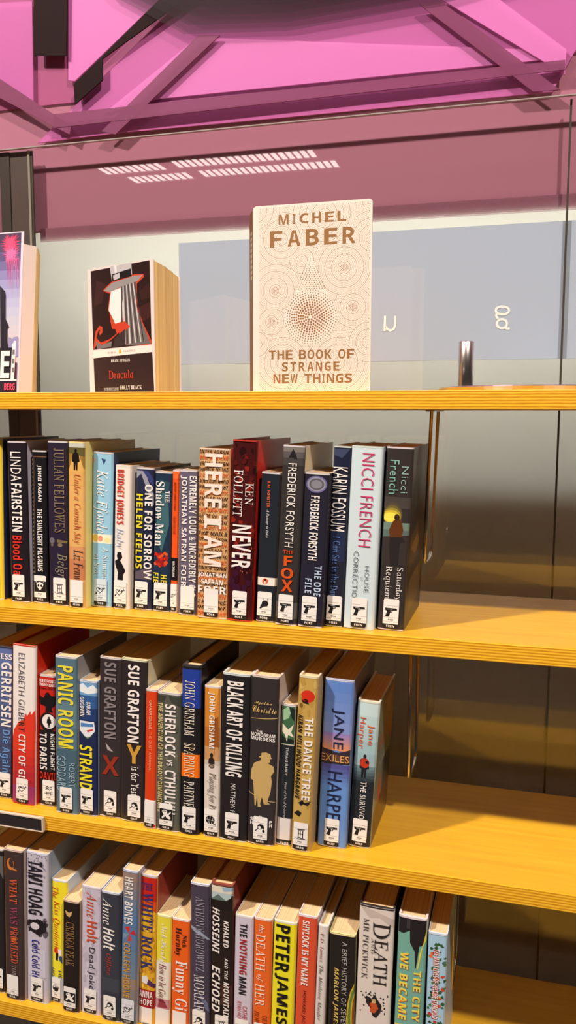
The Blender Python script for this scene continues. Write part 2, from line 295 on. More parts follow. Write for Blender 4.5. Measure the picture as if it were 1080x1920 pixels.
o = mb.build('white_lettering', h); o.matrix_parent_inverse = Matrix.Translation((0, -0.3, -Z0))

# ------------------------------------------------------------------ hanging wire book stops
def book_stop(px, top_z, lab, pxb):
    yf, yr = 0.13, 0.215
    a = at_y(px, yf); b_ = at_y(pxb, yf); x = a.x; xb = b_.x; zbm = b_.z; zr = zbm+0.012
    o = empty('hanging_book_stop', (x, 0.17, top_z)); tag(o, lab, 'book stop', 'wire book stops hanging under the shelves')
    mb = MB(); pts = [(0, yf-0.17, -0.0005), (xb-x, yf-0.17, zbm+0.012-top_z)]
    for t in range(0, 181, 20):
        yy = (yf+yr)/2-0.17 - (yr-yf)/2*math.cos(math.radians(t)); pts.append((xb-x, yy, zbm+0.012-top_z-0.012*math.sin(math.radians(t))))
    pts.append((0, yr-0.17, -0.0005)); tube(mb, pts, 0.0024, M_STEEL, 10); mb.build('wire_loop', o, smooth=True)
    mb = MB(); mb.box(-0.006, 0.006, yf-0.19, yr-0.15, -0.0022, 0, M_STEEL); mb.build('clip_plate', o, bevel=0.0006); return o
book_stop((809, 790), SHZ[0]-TH, 'steel wire book stop hanging from the topmost shelf beside the sunset book', (795, 1062))
book_stop((770, 1240), SHZ[1]-TH, 'steel wire book stop hanging over empty wood, right of the red-backpack book', (765, 1467))
book_stop((851, 1690), SHZ[2]-TH, 'steel wire book stop hanging beside the flowery pale blue book', (845, 1866))

# steel stand on the top shelf
h = empty('display_stand', (at_y((1000, 727), 0.15).x, 0.155, SHZ[0])); tag(h, 'brushed steel stand with round base and upright tube on the topmost shelf', 'stand')
mb = MB(); n = 64; R_ = 0.125
prof = [(0, 0.0002), (R_-0.002, 0.0002), (R_, 0.0055), (R_-0.0012, 0.0068), (0.0, 0.0074)]
rg = [[(rr*math.cos(2*math.pi*k/n), rr*math.sin(2*math.pi*k/n), zz) for k in range(n)] for rr, zz in prof[1:4]]
vs_ = [q for g in rg for q in g] + [(0, 0, 0.0002), (0, 0, 0.0076)]; fs = []
for i in range(2):
    for k in range(n): fs.append((i*n+k, i*n+(k+1) % n, (i+1)*n+(k+1) % n, (i+1)*n+k))
for k in range(n): fs.append((3*n, (k+1) % n, k)); fs.append((3*n+1, 2*n+k, 2*n+(k+1) % n))
mb.mesh(vs_, fs, M_STEEL); mb.build('base_plate', h, smooth=False)
tx = at_y((873, 700), 0.12); rad = 0.0098
tz = at_y((875, 640), 0.12).z-SHZ[0]
mb = MB(); n = 32; rp = [(rad, 0.0072), (rad, tz-0.001), (rad-0.001, tz), (rad-0.0026, tz), (rad-0.0028, tz-0.02)]
vs_ = [(rr*math.cos(2*math.pi*k/n), rr*math.sin(2*math.pi*k/n), zz) for rr, zz in rp for k in range(n)]; fs = []
for i in range(len(rp)-1):
    for k in range(n): fs.append((i*n+k, i*n+(k+1) % n, (i+1)*n+(k+1) % n, (i+1)*n+k))
fs.append(tuple((len(rp)-1)*n+k for k in range(n)))
mb.mesh(vs_, fs, M_STEEL); o = mb.build('upright_tube', h, smooth=True); o.location = (tx.x-h.location.x, 0.12-h.location.y, 0)

# ------------------------------------------------------------------ books standing in rows
CROP = {1: (0, 800, 3.857), 2: (260, 800, 3.857), 3: (520, 800, 3.6), 4: (0, 1180, 3.857), 5: (260, 1200, 3.857), 6: (520, 1210, 3.857), 7: (0, 1520, 3.857), 8: (260, 1540, 3.857), 9: (520, 1580, 3.0)}
GROUP = {1: 'books on the second shelf', 2: 'books on the third shelf', 3: 'books on the lowest shelf'}
BOOKS = []
def B(row, crop, TL, BL, BR, TR, name, label, spine, board=None, rim=(214, 208, 208), hard=False, art=(), text=(), icon=None, code='', lab=True, lc=0.46, lw=0.020, lbg=(240, 236, 230), cut=False, strip=True, sag=None, front=()):
    ox, oy, s = CROP[crop]; f = lambda p: (ox+p[0]/s, oy+p[1]/s)
    BOOKS.append(dict(row=row, TL=f(TL), BL=f(BL), BR=f(BR), TR=f(TR) if TR else None, tl=TL[1], name=name, label=label, spine=spine, board=board or spine, rim=rim, hard=hard, art=art, text=text, icon=icon, code=code, lab=lab, lc=lc, lw=lw, lbg=lbg, cut=cut, strip=strip, sag=sag, front=front, bl=BL[1], s=s, oy=oy))

WH = (240, 234, 228); BK = (30, 27, 30)
# art helpers: shapes in (u across 0..1, crop y)
def RC(c, y0, y1, u0=0, u1=1): return (c, [(u0, y0), (u1, y0), (u1, y1), (u0, y1)])
def EL(c, u, y, ru, ry, n=18): return (c, [(u+ru*math.cos(2*math.pi*i/n), y+ry*math.sin(2*math.pi*i/n)) for i in range(n)])
def PL(c, *p): return (c, list(p))
def figure(c, u, y0, y1, ru):      # small standing figure
    h_ = y1-y0
    return [EL(c, u, y0+.09*h_, ru*.35, .09*h_, 10), PL(c, (u-ru*.8, y0+.25*h_), (u-.3*ru, y0+.16*h_), (u+.3*ru, y0+.16*h_), (u+ru*.8, y0+.25*h_), (u+ru, y0+.6*h_), (u+.5*ru, y0+.62*h_), (u+.45*ru, y1), (u+.08*ru, y1), (u, y0+.7*h_), (u-.1*ru, y1), (u-.5*ru, y1), (u-.55*ru, y0+.62*h_), (u-ru, y0+.6*h_))]
def T(s, c, y0, y1, u0, u1, st='sans', h=False): return (s, c, y0, y1, u0, u1, st, h)
def blend(c0, c1, y0, y1, n=8, u0=0, u1=1):
    return [RC(tuple(int(c0[i]+(c1[i]-c0[i])*k/(n-1)) for i in range(3)), y0+(y1-y0)*k/n, y0+(y1-y0)*(k+1)/n, u0, u1) for k in range(n)]
rnd = random.Random(3)
def specks(cols, y0, y1, n, ru, ry, u0=.05, u1=.95):
    o = []
    for _ in range(n):
        c = rnd.choice(cols); u = rnd.uniform(u0, u1); y = rnd.uniform(y0, y1); k = rnd.randint(4, 7); a0 = rnd.random()*6
        o.append((c, [(u+ru*rnd.uniform(.4, 1.2)*math.cos(a0+6.283*i/k), y+ry*rnd.uniform(.4, 1.2)*math.sin(a0+6.283*i/k)) for i in range(k)]))
    return o

# ---- second shelf
B(1, 1, (-115, 84), (-95, 1243), (28, 1252), (5, 82), 'hardback_book', 'yellow book with navy boards beside the black red-lettered book, second shelf', (244, 212, 62), (34, 38, 66), hard=True, icon='gun', code='ENGE')
B(1, 1, (48, 105), (80, 1265), (215, 1270), (187, 112), 'paperback_book', 'black book lettered white then red, second from the left on the second shelf', (34, 28, 34), (190, 184, 200),
  text=[T('LINDA', WH, 180, 390, .2, .74), T('FAIRSTEIN', WH, 405, 750, .2, .74, 'bold'), T('Blood Oa', (222, 52, 36), 780, 1066, .2, .7, 'bold')], icon='gun', code='FAIR')
B(1, 1, (228, 172), (243, 1275), (350, 1275), (335, 178), 'paperback_book', 'slim black book with an alien pictogram label on the second shelf', (26, 24, 28), (44, 40, 44),
  art=[RC((120, 82, 52), 215, 1060, .14, .17), RC((120, 82, 52), 212, 220, .14, 1)] + [EL((214, 200, 176), .05, 240+i*30, .035, 9, 6) for i in range(32)],
  text=[T('JENNI FAGAN', WH, 275, 535, .38, .68, 'bold'), T('THE SUNLIGHT PILGRIMS', WH, 588, 1042, .36, .7, 'bold')], icon='alien', code='FAGA', lc=.5)
B(1, 1, (340, 105), (357, 1287), (495, 1300), (490, 108), 'paperback_book', 'dark purple book with dull gold capitals and a keyhole ornament on the second shelf', (44, 36, 54), (60, 52, 70),
  art=[EL((112, 106, 116), .2, 815, .13, 22), EL((104, 98, 92), .2, 845, .07, 14), EL((128, 116, 84), .6, 845, .12, 14), PL((120, 104, 74), (.45, 805), (.95, 815), (.95, 830), (.45, 828))],
  text=[T('JULIAN FELLOWES', (142, 122, 92), 155, 755, .35, .85, 'roman'), T('Belgr', (140, 130, 110), 905, 1082, .35, .95, 'ital')], icon='column', code='FELL', lc=.56)
B(1, 1, (492, 110), (497, 1310), (622, 1318), (620, 116), 'paperback_book', 'tan book with a walking woman in black at its top on the second shelf', (226, 176, 104), (236, 224, 140), rim=(236, 226, 150),
  art=[RC((98, 92, 46), 122, 250), RC((196, 200, 186), 120, 150), PL((152, 118, 56), (0, 190), (1, 215), (1, 300), (0, 310)), PL((226, 178, 96), (.3, 210), (.7, 205), (1, 320), (0, 330)), RC((222, 172, 96), 320, 420)] + figure((30, 24, 22), .48, 160, 312, .24) + [RC((202, 130, 88), 950, 1100), RC((214, 152, 100), 860, 950)],
  text=[T('Under a Cornish Sky', (190, 84, 52), 340, 835, .28, .8, 'ital'), T('Liz Fenw', (62, 50, 44), 880, 1102, .35, .9, 'ital')], icon=None, code='FENW', lc=.52)
B(1, 1, (663, 185), (650, 1300), (787, 1308), (812, 186), 'paperback_book', 'light blue book with white handwritten lettering and navy board on the second shelf', (150, 200, 224), (44, 56, 96),
  art=[RC((250, 240, 210), 770, 836), EL((240, 206, 90), .2, 800, .16, 26), EL((226, 150, 130), .45, 802, .12, 22), EL((240, 226, 160), .8, 812, .16, 18), PL((52, 72, 120), (.45, 228), (.68, 236), (.58, 274)), PL((228, 150, 140), (0, 226), (.14, 236), (.04, 280))],
  text=[T('Katie Fforde', WH, 310, 762, .08, .8, 'ital'), T('A Summe', WH, 860, 1096, .58, .86, 'roman'), T('at Sea', WH, 915, 1062, .14, .42, 'roman')], icon='heart', code='FFOR', lbg=(204, 222, 234), lc=.5)
B(1, 1, (833, 280), (818, 1318), (937, 1325), (946, 286), 'paperback_book', 'cream book with red title and black pregnant silhouette on the second shelf', (238, 230, 220), (226, 218, 204), rim=(236, 228, 214),
  art=[PL(BK, (.25, 905), (.48, 902), (.55, 940), (.42, 962), (.6, 1000), (.75, 1035), (.62, 1065), (.6, 1105), (.25, 1105), (.28, 1050), (.12, 1000), (.08, 970), (.25, 955), (.2, 930))],
  text=[T("BRIDGET JONES'S", (206, 66, 44), 310, 700, .05, .6, 'bold'), T('Baby', (176, 190, 214), 725, 872, .05, .62, 'ital')], icon='heart', code='FIEL', lc=.4)
B(1, 1, (985, 297), (968, 1322), (1097, 1330), (1111, 300), 'paperback_book', 'navy and grey book lettered white and yellow in two lines on the second shelf', (40, 44, 68), (92, 88, 90),
  art=[PL((150, 152, 166), (0, 320), (.5, 320), (1, 480), (1, 560), (.3, 340), (0, 380)), PL((58, 66, 120), (.4, 320), (.7, 320), (1, 380), (1, 430)), PL((96, 84, 96), (0, 1050), (1, 1000), (1, 1100), (0, 1100))],
  text=[T('ONE FOR SORROW', WH, 415, 1096, .54, .97, 'heavy'), T('HELEN FIELDS', (232, 216, 44), 485, 1022, .06, .44, 'heavy')], icon='gun', code='FIEL', lc=.42)
B(1, 2, (118, 326), (97, 1330), (220, 1345), (242, 327), 'paperback_book', 'dark teal book with white serif title and a small red figure on the second shelf', (34, 52, 74), (60, 62, 70),
  art=[PL((64, 104, 112), (.2, 450), (.8, 430), (.9, 700), (.5, 900), (.15, 800)), PL((46, 78, 90), (.3, 380), (.9, 400), (.8, 480), (.3, 470)), EL((150, 34, 30), .45, 950, .2, 50, 9)] + specks([(206, 44, 30), (170, 30, 28), (220, 90, 40)], 905, 1005, 22, .14, 16, .15, .8),
  text=[T('THE', WH, 460, 540, .66, .9, 'serif'), T('Shadow Man', WH, 395, 856, .1, .6, 'serif'), T('HE', (232, 216, 44), 1062, 1120, .5, .84, 'bold'), T('FIE', (232, 216, 44), 1050, 1122, .05, .36, 'bold')], icon='gun', code='FIEL', lc=.5)
B(1, 2, (247, 312), (228, 1340), (280, 1350), (291, 314), 'paperback_book', 'very thin orange book with a white foot on the second shelf', (234, 86, 28), (230, 206, 190),
  art=[RC(BK, 940, 1105), RC((238, 232, 226), 1130, 1345), RC((244, 110, 50), 318, 375)],
  text=[T("BRIDGET JONES'S DIARY", (70, 24, 14), 400, 600, .25, .6, 'bold'), T('HELEN FIELDING', (150, 50, 20), 640, 765, .25, .6, 'bold'), T('MACMILLAN', WH, 965, 1075, .3, .62, 'bold')], icon='heart', code='FIEL', lc=.5, lw=.012)
B(1, 2, (293, 314), (283, 1358), (418, 1368), (432, 319), 'paperback_book', 'mauve-grey book crowded with white hand-drawn capitals on the second shelf', (102, 94, 112), (226, 220, 210),
  text=[T('JONATHAN SAFRAN FOER', WH, 355, 1150, .1, .45, 'bold'), T('EXTREMELY LOUD & INCREDIBLY CLO', WH, 355, 1222, .58, .94, 'bold')], icon=None, code='FOER', lc=.52)
hw = []
words = ['INTER AGRAN', 'BIN HAS CHE', 'UREM MODERN', 'YNEMCE TO THE', 'I AM IT ON OV', 'AIN I DON WAND', 'PREGNANT WI', 'ALLOW CITY', 'THOSE WIN', 'I WILL BE RE', 'VES NEW WIT', 'GESTE OF SOM', 'WITH THOU', 'EN LAST NEW', 'THE MAILR', 'SOUND, THON', 'THE WATCH', 'HE LAUGHED, T', 'E IS BY THE FL', 'S ARE IN AT', 'EWS A LONG', 'OD ONE HEL', 'JAN WITH', 'IN NEXT TOU', 'RY ECG ITS', 'THE MWITH', 'I HAVE PEE', 'ON MENT', 'DO THE LED']
for i, q in enumerate(words): hw.append(T(q, (52, 30, 24) if i % 3 != 1 else (206, 84, 30), 168+i*41.5, 195+i*41.5, .03, .97, 'bi', True))
B(1, 2, (437, 157), (420, 1383), (637, 1394), (668, 158), 'paperback_book', 'thick tan book scribbled over with orange and black handwriting on the second shelf', (214, 166, 112), (224, 190, 160), rim=(232, 206, 180),
  art=specks([(222, 152, 88), (206, 154, 102)], 180, 1360, 40, .12, 22),
  text=hw + [T('HERE', (244, 226, 212), 195, 580, .22, .78, 'heavy'), T('I', (244, 226, 212), 630, 728, .22, .78, 'bold'), T('AM', (244, 226, 212), 780, 1000, .22, .8, 'heavy'), T('JONATHAN', WH, 1050, 1086, .04, .97, 'heavy', True), T('SAFRAN', WH, 1095, 1132, .15, .85, 'heavy', True), T('FOER', WH, 1144, 1200, .04, .97, 'heavy', True)], icon=None, code='FOER', lc=.48, lw=.0205)
B(1, 2, (678, 97), (635, 1400), (815, 1412), (852, 112), 'hardback_book', 'tall dark red hardback with bright red boards on the second shelf', (66, 18, 18), (190, 38, 28), rim=(196, 60, 48), hard=True,
  art=specks([(112, 26, 20), (140, 34, 24), (40, 12, 14), (84, 22, 20)], 130, 900, 70, .12, 30) + specks([(58, 20, 44), (48, 12, 22)], 850, 1180, 24, .14, 36) + specks([(20, 10, 10), (190, 90, 70)], 860, 1080, 26, .025, 9, .5, .95),
  text=[T('KEN', WH, 400, 552, .6, .92, 'roman'), T('FOLLETT', WH, 310, 640, .12, .5, 'roman'), T('NEVER', WH, 700, 1012, .14, .9, 'bold')], icon='gun', code='FOLL', lc=.52)
B(1, 2, (888, 330), (845, 1408), (985, 1420), (1030, 336), 'paperback_book', 'black classic with white band and orange oval emblem on the second shelf', (34, 40, 48), (60, 56, 56),
  art=[RC((238, 230, 218), 1083, 1142), EL((226, 96, 34), .42, 1112, .15, 22), EL((238, 232, 224), .42, 1116, .06, 14, 10), EL((30, 30, 34), .42, 1102, .05, 8, 8), PL((30, 30, 34), (.36, 1106), (.39, 1106), (.38, 1126)), PL((30, 30, 34), (.45, 1106), (.48, 1106), (.46, 1126))],
  text=[T('E.M. FORSTER', (222, 96, 50), 395, 580, .36, .5, 'bold'), T('A Passage to India', WH, 595, 796, .34, .5, 'ital')], icon='hand', code='FORS', lc=.44)
B(1, 3, (38, 127), (-19, 1338), (130, 1345), (188, 130), 'paperback_book', 'charcoal book with thin white capitals over big orange stacked letters on the second shelf', (54, 50, 50), (216, 200, 168),
  art=[RC((122, 116, 112), 140, 170), RC((92, 88, 86), 170, 210), PL((36, 34, 36), (.48, 150), (.62, 190), (.7, 225), (.25, 225), (.35, 190)), RC((70, 66, 66), 210, 260), RC((90, 86, 84), 1180, 1290)],
  text=[T('FREDERICK FORSYTH', WH, 245, 805, .3, .68), T('THE', (214, 78, 26), 825, 850, .26, .7, 'bold', True), T('F', (220, 84, 26), 864, 932, .3, .68, 'heavy', True), T('O', (220, 84, 26), 946, 1018, .2, .75, 'heavy', True), T('X', (220, 84, 26), 1028, 1108, .24, .76, 'heavy', True)], icon='gun', code='FORS', lc=.48)
B(1, 3, (186, 312), (135, 1352), (307, 1360), (350, 319), 'paperback_book', 'blue-black book with a round silver medallion at its top on the second shelf', (38, 36, 50), (52, 48, 56),
  art=[EL((108, 104, 150), .5, 388, .42, 56), EL((150, 150, 160), .5, 388, .36, 47), EL((92, 92, 100), .5, 388, .3, 39), EL((132, 132, 140), .5, 388, .22, 28)],
  text=[T('FREDERICK FORSYTH', WH, 465, 895, .3, .66, 'bold'), T('THE ODE', (190, 206, 230), 930, 1135, .6, .88, 'bold'), T('FILE', (190, 206, 230), 1020, 1120, .24, .5, 'bold')], icon='gun', code='FORS', lc=.46)
B(1, 3, (370, 130), (318, 1345), (437, 1355), (490, 134), 'paperback_book', 'navy-black book with tall narrow white capitals and blue serif title on the second shelf', (36, 38, 52), (160, 176, 180), rim=(206, 214, 206),
  art=[RC((32, 36, 60), 145, 268), PL((62, 72, 100), (0, 150), (.9, 150), (.5, 210), (0, 190)), RC((40, 48, 76), 700, 900, 0, .9)],
  text=[T('KARIN FOSSUM', WH, 270, 695, .02, .86, 'sans'), T('I Can See in the Dar', (104, 136, 196), 730, 1136, .25, .66, 'roman')], icon='gun', code='FOSS', lc=.5)
B(1, 3, (502, 133), (443, 1362), (650, 1373), (717, 133), 'paperback_book', 'pale aqua book with thin pink capitals on the second shelf', (206, 222, 226), (190, 206, 214), rim=(206, 216, 206),
  text=[T('NICCI FRENCH', (202, 46, 100), 180, 800, .36, .76, 'thin'), T('HOUSE', (50, 56, 66), 930, 1106, .62, .76, 'thin'), T('OF', (120, 130, 140), 1003, 1030, .5, .57, 'thin'), T('CORRECTIO', (50, 56, 66), 835, 1150, .24, .4, 'thin')], icon='gun', code='FREN', lc=.5)
B(1, 3, (740, 138), (672, 1372), (850, 1379), (926, 146), 'paperback_book', 'dark book with a yellow sunset and standing figure, rightmost on the second shelf', (54, 48, 46), (40, 36, 36), rim=(214, 200, 200),
  art=[RC((72, 66, 62), 470, 545)] + [EL((84, 74, 56), .36, 590, .36, 84), EL((110, 98, 52), .34, 594, .34, 70), EL((160, 142, 52), .33, 598, .33, 56), EL((214, 190, 54), .31, 602, .31, 44), EL((248, 228, 84), .28, 606, .26, 32), RC((112, 134, 122), 640, 690), RC((92, 110, 104), 690, 740), PL((58, 50, 48), (0, 740), (1, 720), (1, 930), (0, 930))] + [PL((96, 54, 26), (.25, 690), (.38, 632), (.55, 606), (.7, 625), (.78, 690), (.72, 745), (.3, 750)), EL((56, 42, 32), .52, 604, .1, 22), PL((44, 38, 38), (.3, 740), (.75, 735), (.88, 765), (.68, 780), (.66, 930), (.36, 930), (.28, 790))],
  text=[T('Nicci', (150, 184, 172), 265, 440, .6, .86, 'thin'), T('French', (126, 178, 166), 225, 450, .16, .5), T('Saturday', WH, 940, 1160, .58, .86, 'roman'), T('Requiem', WH, 935, 1160, .16, .46, 'roman')], front=[((74, 62, 44), [(.05, .5), (.5, .42), (.95, .46), (.95, .62), (.05, .66)]), ((120, 92, 40), [(.1, .56), (.5, .5), (.7, .56), (.4, .62)]), ((92, 76, 50), [(.1, .74), (.9, .7), (.9, .9), (.1, .94)]), ((60, 70, 66), [(.2, .1), (.9, .08), (.9, .3), (.2, .34)])], icon='gun', code='FREN', lc=.5)

# ---- third shelf
B(2, 4, (-66, 108), (-75, 1212), (85, 1220), (88, 118), 'paperback_book', 'blue-violet thriller with white capitals, cut off by the left edge on the third shelf', (66, 76, 120), (60, 60, 80),
  art=blend((96, 112, 164), (58, 60, 86), 130, 1200, 8), text=[T('TESS', WH, 165, 205, .3, .98, 'heavy', True), T('GERRITSEN', WH, 225, 685, .52, .97, 'heavy'), T('Die Again', (104, 150, 206), 710, 1022, .5, .95, 'bold')], icon='gun', code='GERR', lc=.72)
B(2, 4, (90, 105), (87, 1258), (258, 1273), (256, 126), 'hardback_book', 'white book with red flames rising from below and red boards on the third shelf', (236, 228, 222), (206, 44, 24), rim=(204, 54, 34), hard=True,
  art=blend((224, 60, 36), (150, 30, 60), 790, 1250, 8) + [PL((222, 60, 40), (0, 800), (.1, 720), (.3, 660), (.5, 640), (.62, 590), (.66, 610), (.8, 570), (.82, 600), (.98, 560), (1, 800)), RC((150, 50, 100), 1120, 1255)],
  text=[T('ELIZABETH GILBERT', (52, 38, 52), 165, 725, .3, .56, 'thin'), T('CITY OF GI', WH, 745, 1062, .32, .62, 'bold')], icon='heart', code='GILB', lc=.48)
B(2, 4, (280, 328), (288, 1270), (402, 1282), (404, 334), 'paperback_book', 'red and black war thriller with a black eagle on the third shelf', (196, 38, 26), (60, 26, 24),
  art=[RC(BK, 720, 1268), PL((28, 22, 24), (0, 470), (.3, 490), (.42, 455), (.58, 445), (.75, 470), (1, 470), (1, 530), (.8, 560), (.85, 590), (.4, 590), (.42, 550), (.1, 540)), EL((30, 24, 24), .55, 660, .5, 70), EL((236, 230, 226), .6, 655, .4, 52)] + figure((24, 22, 22), .62, 620, 700, .14),
  text=[T('TERRIFYING', WH, 355, 378, .04, 1.0, 'bold', True), T('ENGROSSING', WH, 383, 404, .04, 1.0, 'bold', True), T('COMBAT EXPERT', (40, 20, 20), 412, 426, .04, 1.0, 'bold', True), T('NIGHT FLIGHT', WH, 740, 1002, .72, .95, 'bold'), T('TO PARIS', WH, 742, 1005, .02, .5, 'heavy'), T('DAVID', (214, 54, 36), 1022, 1076, .04, 1.1, 'bold', True)], icon='waves', code='GILM', lc=.58)
B(2, 4, (395, 192), (405, 1328), (563, 1338), (562, 202), 'paperback_book', 'slate blue book with huge yellow capitals on the third shelf', (86, 116, 130), (150, 150, 152),
  art=[RC((96, 128, 142), 520, 700), RC((72, 100, 116), 860, 1100)],
  text=[T('PANIC ROOM', (232, 218, 56), 255, 845, .16, .86, 'heavy'), T('ROBERT', (156, 182, 196), 950, 1126, .64, .9), T('GODDARD', (156, 182, 196), 905, 1166, .08, .5)], icon='gun', code='GODD', lc=.5)
B(2, 4, (562, 366), (568, 1340), (702, 1350), (706, 374), 'paperback_book', 'navy book with snowy peaks and a white shield badge on the third shelf', (32, 42, 80), (150, 170, 190), rim=(206, 214, 226),
  art=[RC((110, 160, 204), 375, 470), PL((230, 236, 240), (0, 400), (.25, 385), (.5, 415), (.8, 390), (1, 420), (1, 445), (.5, 460), (0, 445)), RC((52, 92, 150), 470, 560), RC((36, 60, 112), 560, 650), PL((228, 232, 236), (.05, 655), (.85, 655), (.9, 720), (.5, 785), (.02, 720)), PL((80, 130, 190), (.12, 670), (.8, 670), (.82, 690), (.12, 700)), PL((206, 60, 60), (.45, 720), (.8, 705), (.8, 715), (.5, 735)), PL((70, 110, 70), (.2, 755), (.5, 785), (.8, 750), (.5, 772))],
  text=[T('SARAH', WH, 515, 606, .46, .68, 'bold'), T('GOODWIN', WH, 485, 622, .1, .34, 'bold'), T('STRAND', (236, 222, 40), 830, 1150, .06, .76, 'heavy')], icon='gun', code='GOOD', lc=.45)
B(2, 4, (712, 198), (707, 1352), (864, 1362), (874, 212), 'paperback_book', 'charcoal book with grey author capitals and a dark red X on the third shelf', (54, 46, 48), (86, 80, 82),
  art=[PL((176, 168, 166), (.3, 812), (.42, 830), (.65, 870), (.4, 862))], text=[T('SUE GRAFTON', (136, 128, 130), 230, 775, .25, .78, 'heavy'), T('X', (150, 48, 30), 900, 1040, .16, .92, 'heavy', True)], icon='magnifier', code='GRAF', lc=.54)
B(2, 4, (878, 212), (870, 1386), (1040, 1397), (1080, 228), 'paperback_book', 'charcoal book with white author capitals and a golden Y on the third shelf', (46, 38, 40), (210, 206, 176), rim=(222, 220, 190),
  text=[T('SUE GRAFTON', WH, 250, 805, .28, .72, 'heavy'), T('Y', (204, 156, 60), 820, 956, .25, .82, 'heavy', True), T('is for Yest', WH, 980, 1192, .42, .74)], icon='magnifier', code='GRAF', lc=.56)
B(2, 5, (52, 356), (38, 1358), (120, 1365), (130, 364), 'paperback_book', 'slim orange-red book with a white foot on the third shelf', (214, 66, 24), (220, 200, 190),
  art=[RC((236, 228, 222), 1150, 1330)], text=[T('GRAHAM GREENE', (242, 190, 160), 430, 636, .36, .6), T('THE QUIET AMERICAN', (242, 160, 120), 656, 930, .36, .6)], icon=None, code='GREE', lc=.48, lw=.0165)
B(2, 5, (135, 376), (128, 1380), (292, 1393), (303, 384), 'paperback_book', 'olive-grey book with tall white title and a ghost pictogram label on the third shelf', (90, 90, 80), (170, 160, 150),
  art=[PL((60, 64, 54), (0, 395), (.4, 400), (.3, 450), (0, 440)), PL((64, 66, 58), (.5, 395), (1, 400), (1, 470), (.6, 440))] + specks([(104, 104, 92), (74, 74, 66)], 450, 1180, 26, .14, 40),
  text=[T('SHERLOCK', WH, 455, 832, .36, .82, 'heavy'), T('VS.', WH, 850, 906, .44, .7, 'bold'), T('CTHULHU', WH, 930, 1250, .36, .84, 'heavy'), T('THE ADVENTURE OF THE DEADLY DIMENSIONS', (214, 198, 124), 450, 1245, .06, .26, 'bold')], icon='ghost', code='GRES', lc=.44)
B(2, 5, (313, 178), (298, 1408), (422, 1420), (462, 190), 'hardback_book', 'black hardback with a blue block above and an orange block below on the third shelf', (30, 28, 32), (26, 24, 28), rim=(60, 58, 62), hard=True,
  art=[RC((36, 62, 152), 205, 480), RC((238, 116, 24), 815, 985)],
  text=[T('JOHN GRISHAM', (244, 236, 214), 285, 680, .2, .72, 'roman'), T('SPARRING', (244, 226, 190), 735, 982, .2, .76, 'roman'), T('PARTNE', (244, 236, 214), 1015, 1200, .2, .76, 'roman')], icon='gun', code='GRIS', lc=.5)
B(2, 5, (475, 330), (467, 1418), (580, 1428), (597, 326), 'paperback_book', 'brown and white book with a tiny dark figure at its middle on the third shelf', (220, 210, 198), (120, 90, 70),
  art=[RC((206, 130, 44), 322, 620), RC((186, 110, 40), 620, 760), PL((226, 160, 70), (.3, 330), (.9, 330), (.7, 500), (.4, 600)), PL((150, 84, 32), (.62, 560), (.9, 540), (.92, 800), (.66, 820)), RC((200, 150, 96), 760, 860), RC((206, 190, 170), 860, 890), EL((42, 34, 32), .5, 822, .1, 18), PL((42, 34, 32), (.32, 850), (.5, 828), (.68, 850), (.7, 885), (.3, 885)), EL((96, 84, 76), .5, 900, .18, 16), EL((150, 130, 110), .5, 900, .1, 10)],
  text=[T('JOHN GRISHAM', WH, 370, 770, .26, .68, 'bold'), T('Playing for Pi', (120, 110, 104), 945, 1216, .24, .8, 'ital')], icon='ball', code='GRIS', lc=.5)
B(2, 5, (603, 238), (577, 1447), (777, 1462), (812, 244), 'paperback_book', 'thick black book with bold white condensed title, pale board edges, on the third shelf', (34, 31, 34), (196, 206, 206), rim=(206, 216, 214), hard=True,
  text=[T('BLACK ART OF KILLING', WH, 290, 972, .2, .78, 'heavy'), T('MATTHEW H', WH, 1025, 1242, .4, .58, 'thin')], icon='gun', code='HALL', lc=.48)
gold = (196, 166, 104)
B(2, 5, (815, 254), (780, 1474), (978, 1487), (1015, 268), 'paperback_book', 'thick brown-black book with a gold figure in a hat on the third shelf', (52, 46, 47), (206, 190, 184), rim=(220, 204, 190), hard=True,
  art=[PL(gold, (0, 560), (.5, 552), (1, 540), (1, 545), (.5, 557), (0, 564)), PL(gold, (0, 1090), (.3, 1120), (.3, 1125), (0, 1096)), PL(gold, (.7, 1142), (1, 1146), (1, 1150), (.7, 1147)),
       PL(gold, (.35, 832), (.45, 822), (.46, 800), (.62, 792), (.78, 804), (.8, 824), (.84, 834), (.78, 838), (.78, 862), (.68, 868), (.9, 890), (.92, 930), (.82, 960), (.86, 1000), (.82, 1080), (.72, 1150), (.82, 1166), (.6, 1172), (.52, 1120), (.46, 1170), (.5, 1192), (.38, 1196), (.34, 1110), (.3, 1190), (.26, 1188), (.18, 1010), (.08, 1000), (.1, 930), (.2, 880), (.42, 858), (.46, 838))],
  text=[T('Agatha', (216, 184, 110), 430, 462, .15, .78, 'script', True), T('Christie', (216, 184, 110), 468, 512, .08, .95, 'script', True), T('THE', WH, 640, 656, .25, .48, 'bold', True), T('MONOGRAM', WH, 658, 684, .05, .93, 'bold', True), T('MURDERS', WH, 687, 712, .05, .93, 'bold', True), T('BY', WH, 1256, 1268, .44, .56, 'bold', True), T('S', WH, 1276, 1302, .12, .22, 'bold', True), T('H', WH, 1304, 1330, .12, .22, 'bold', True), T('E', WH, 1284, 1308, .82, .92, 'bold', True), T('H', WH, 1310, 1334, .82, .92, 'bold', True)], icon='magnifier', code='HANN', lc=.5)
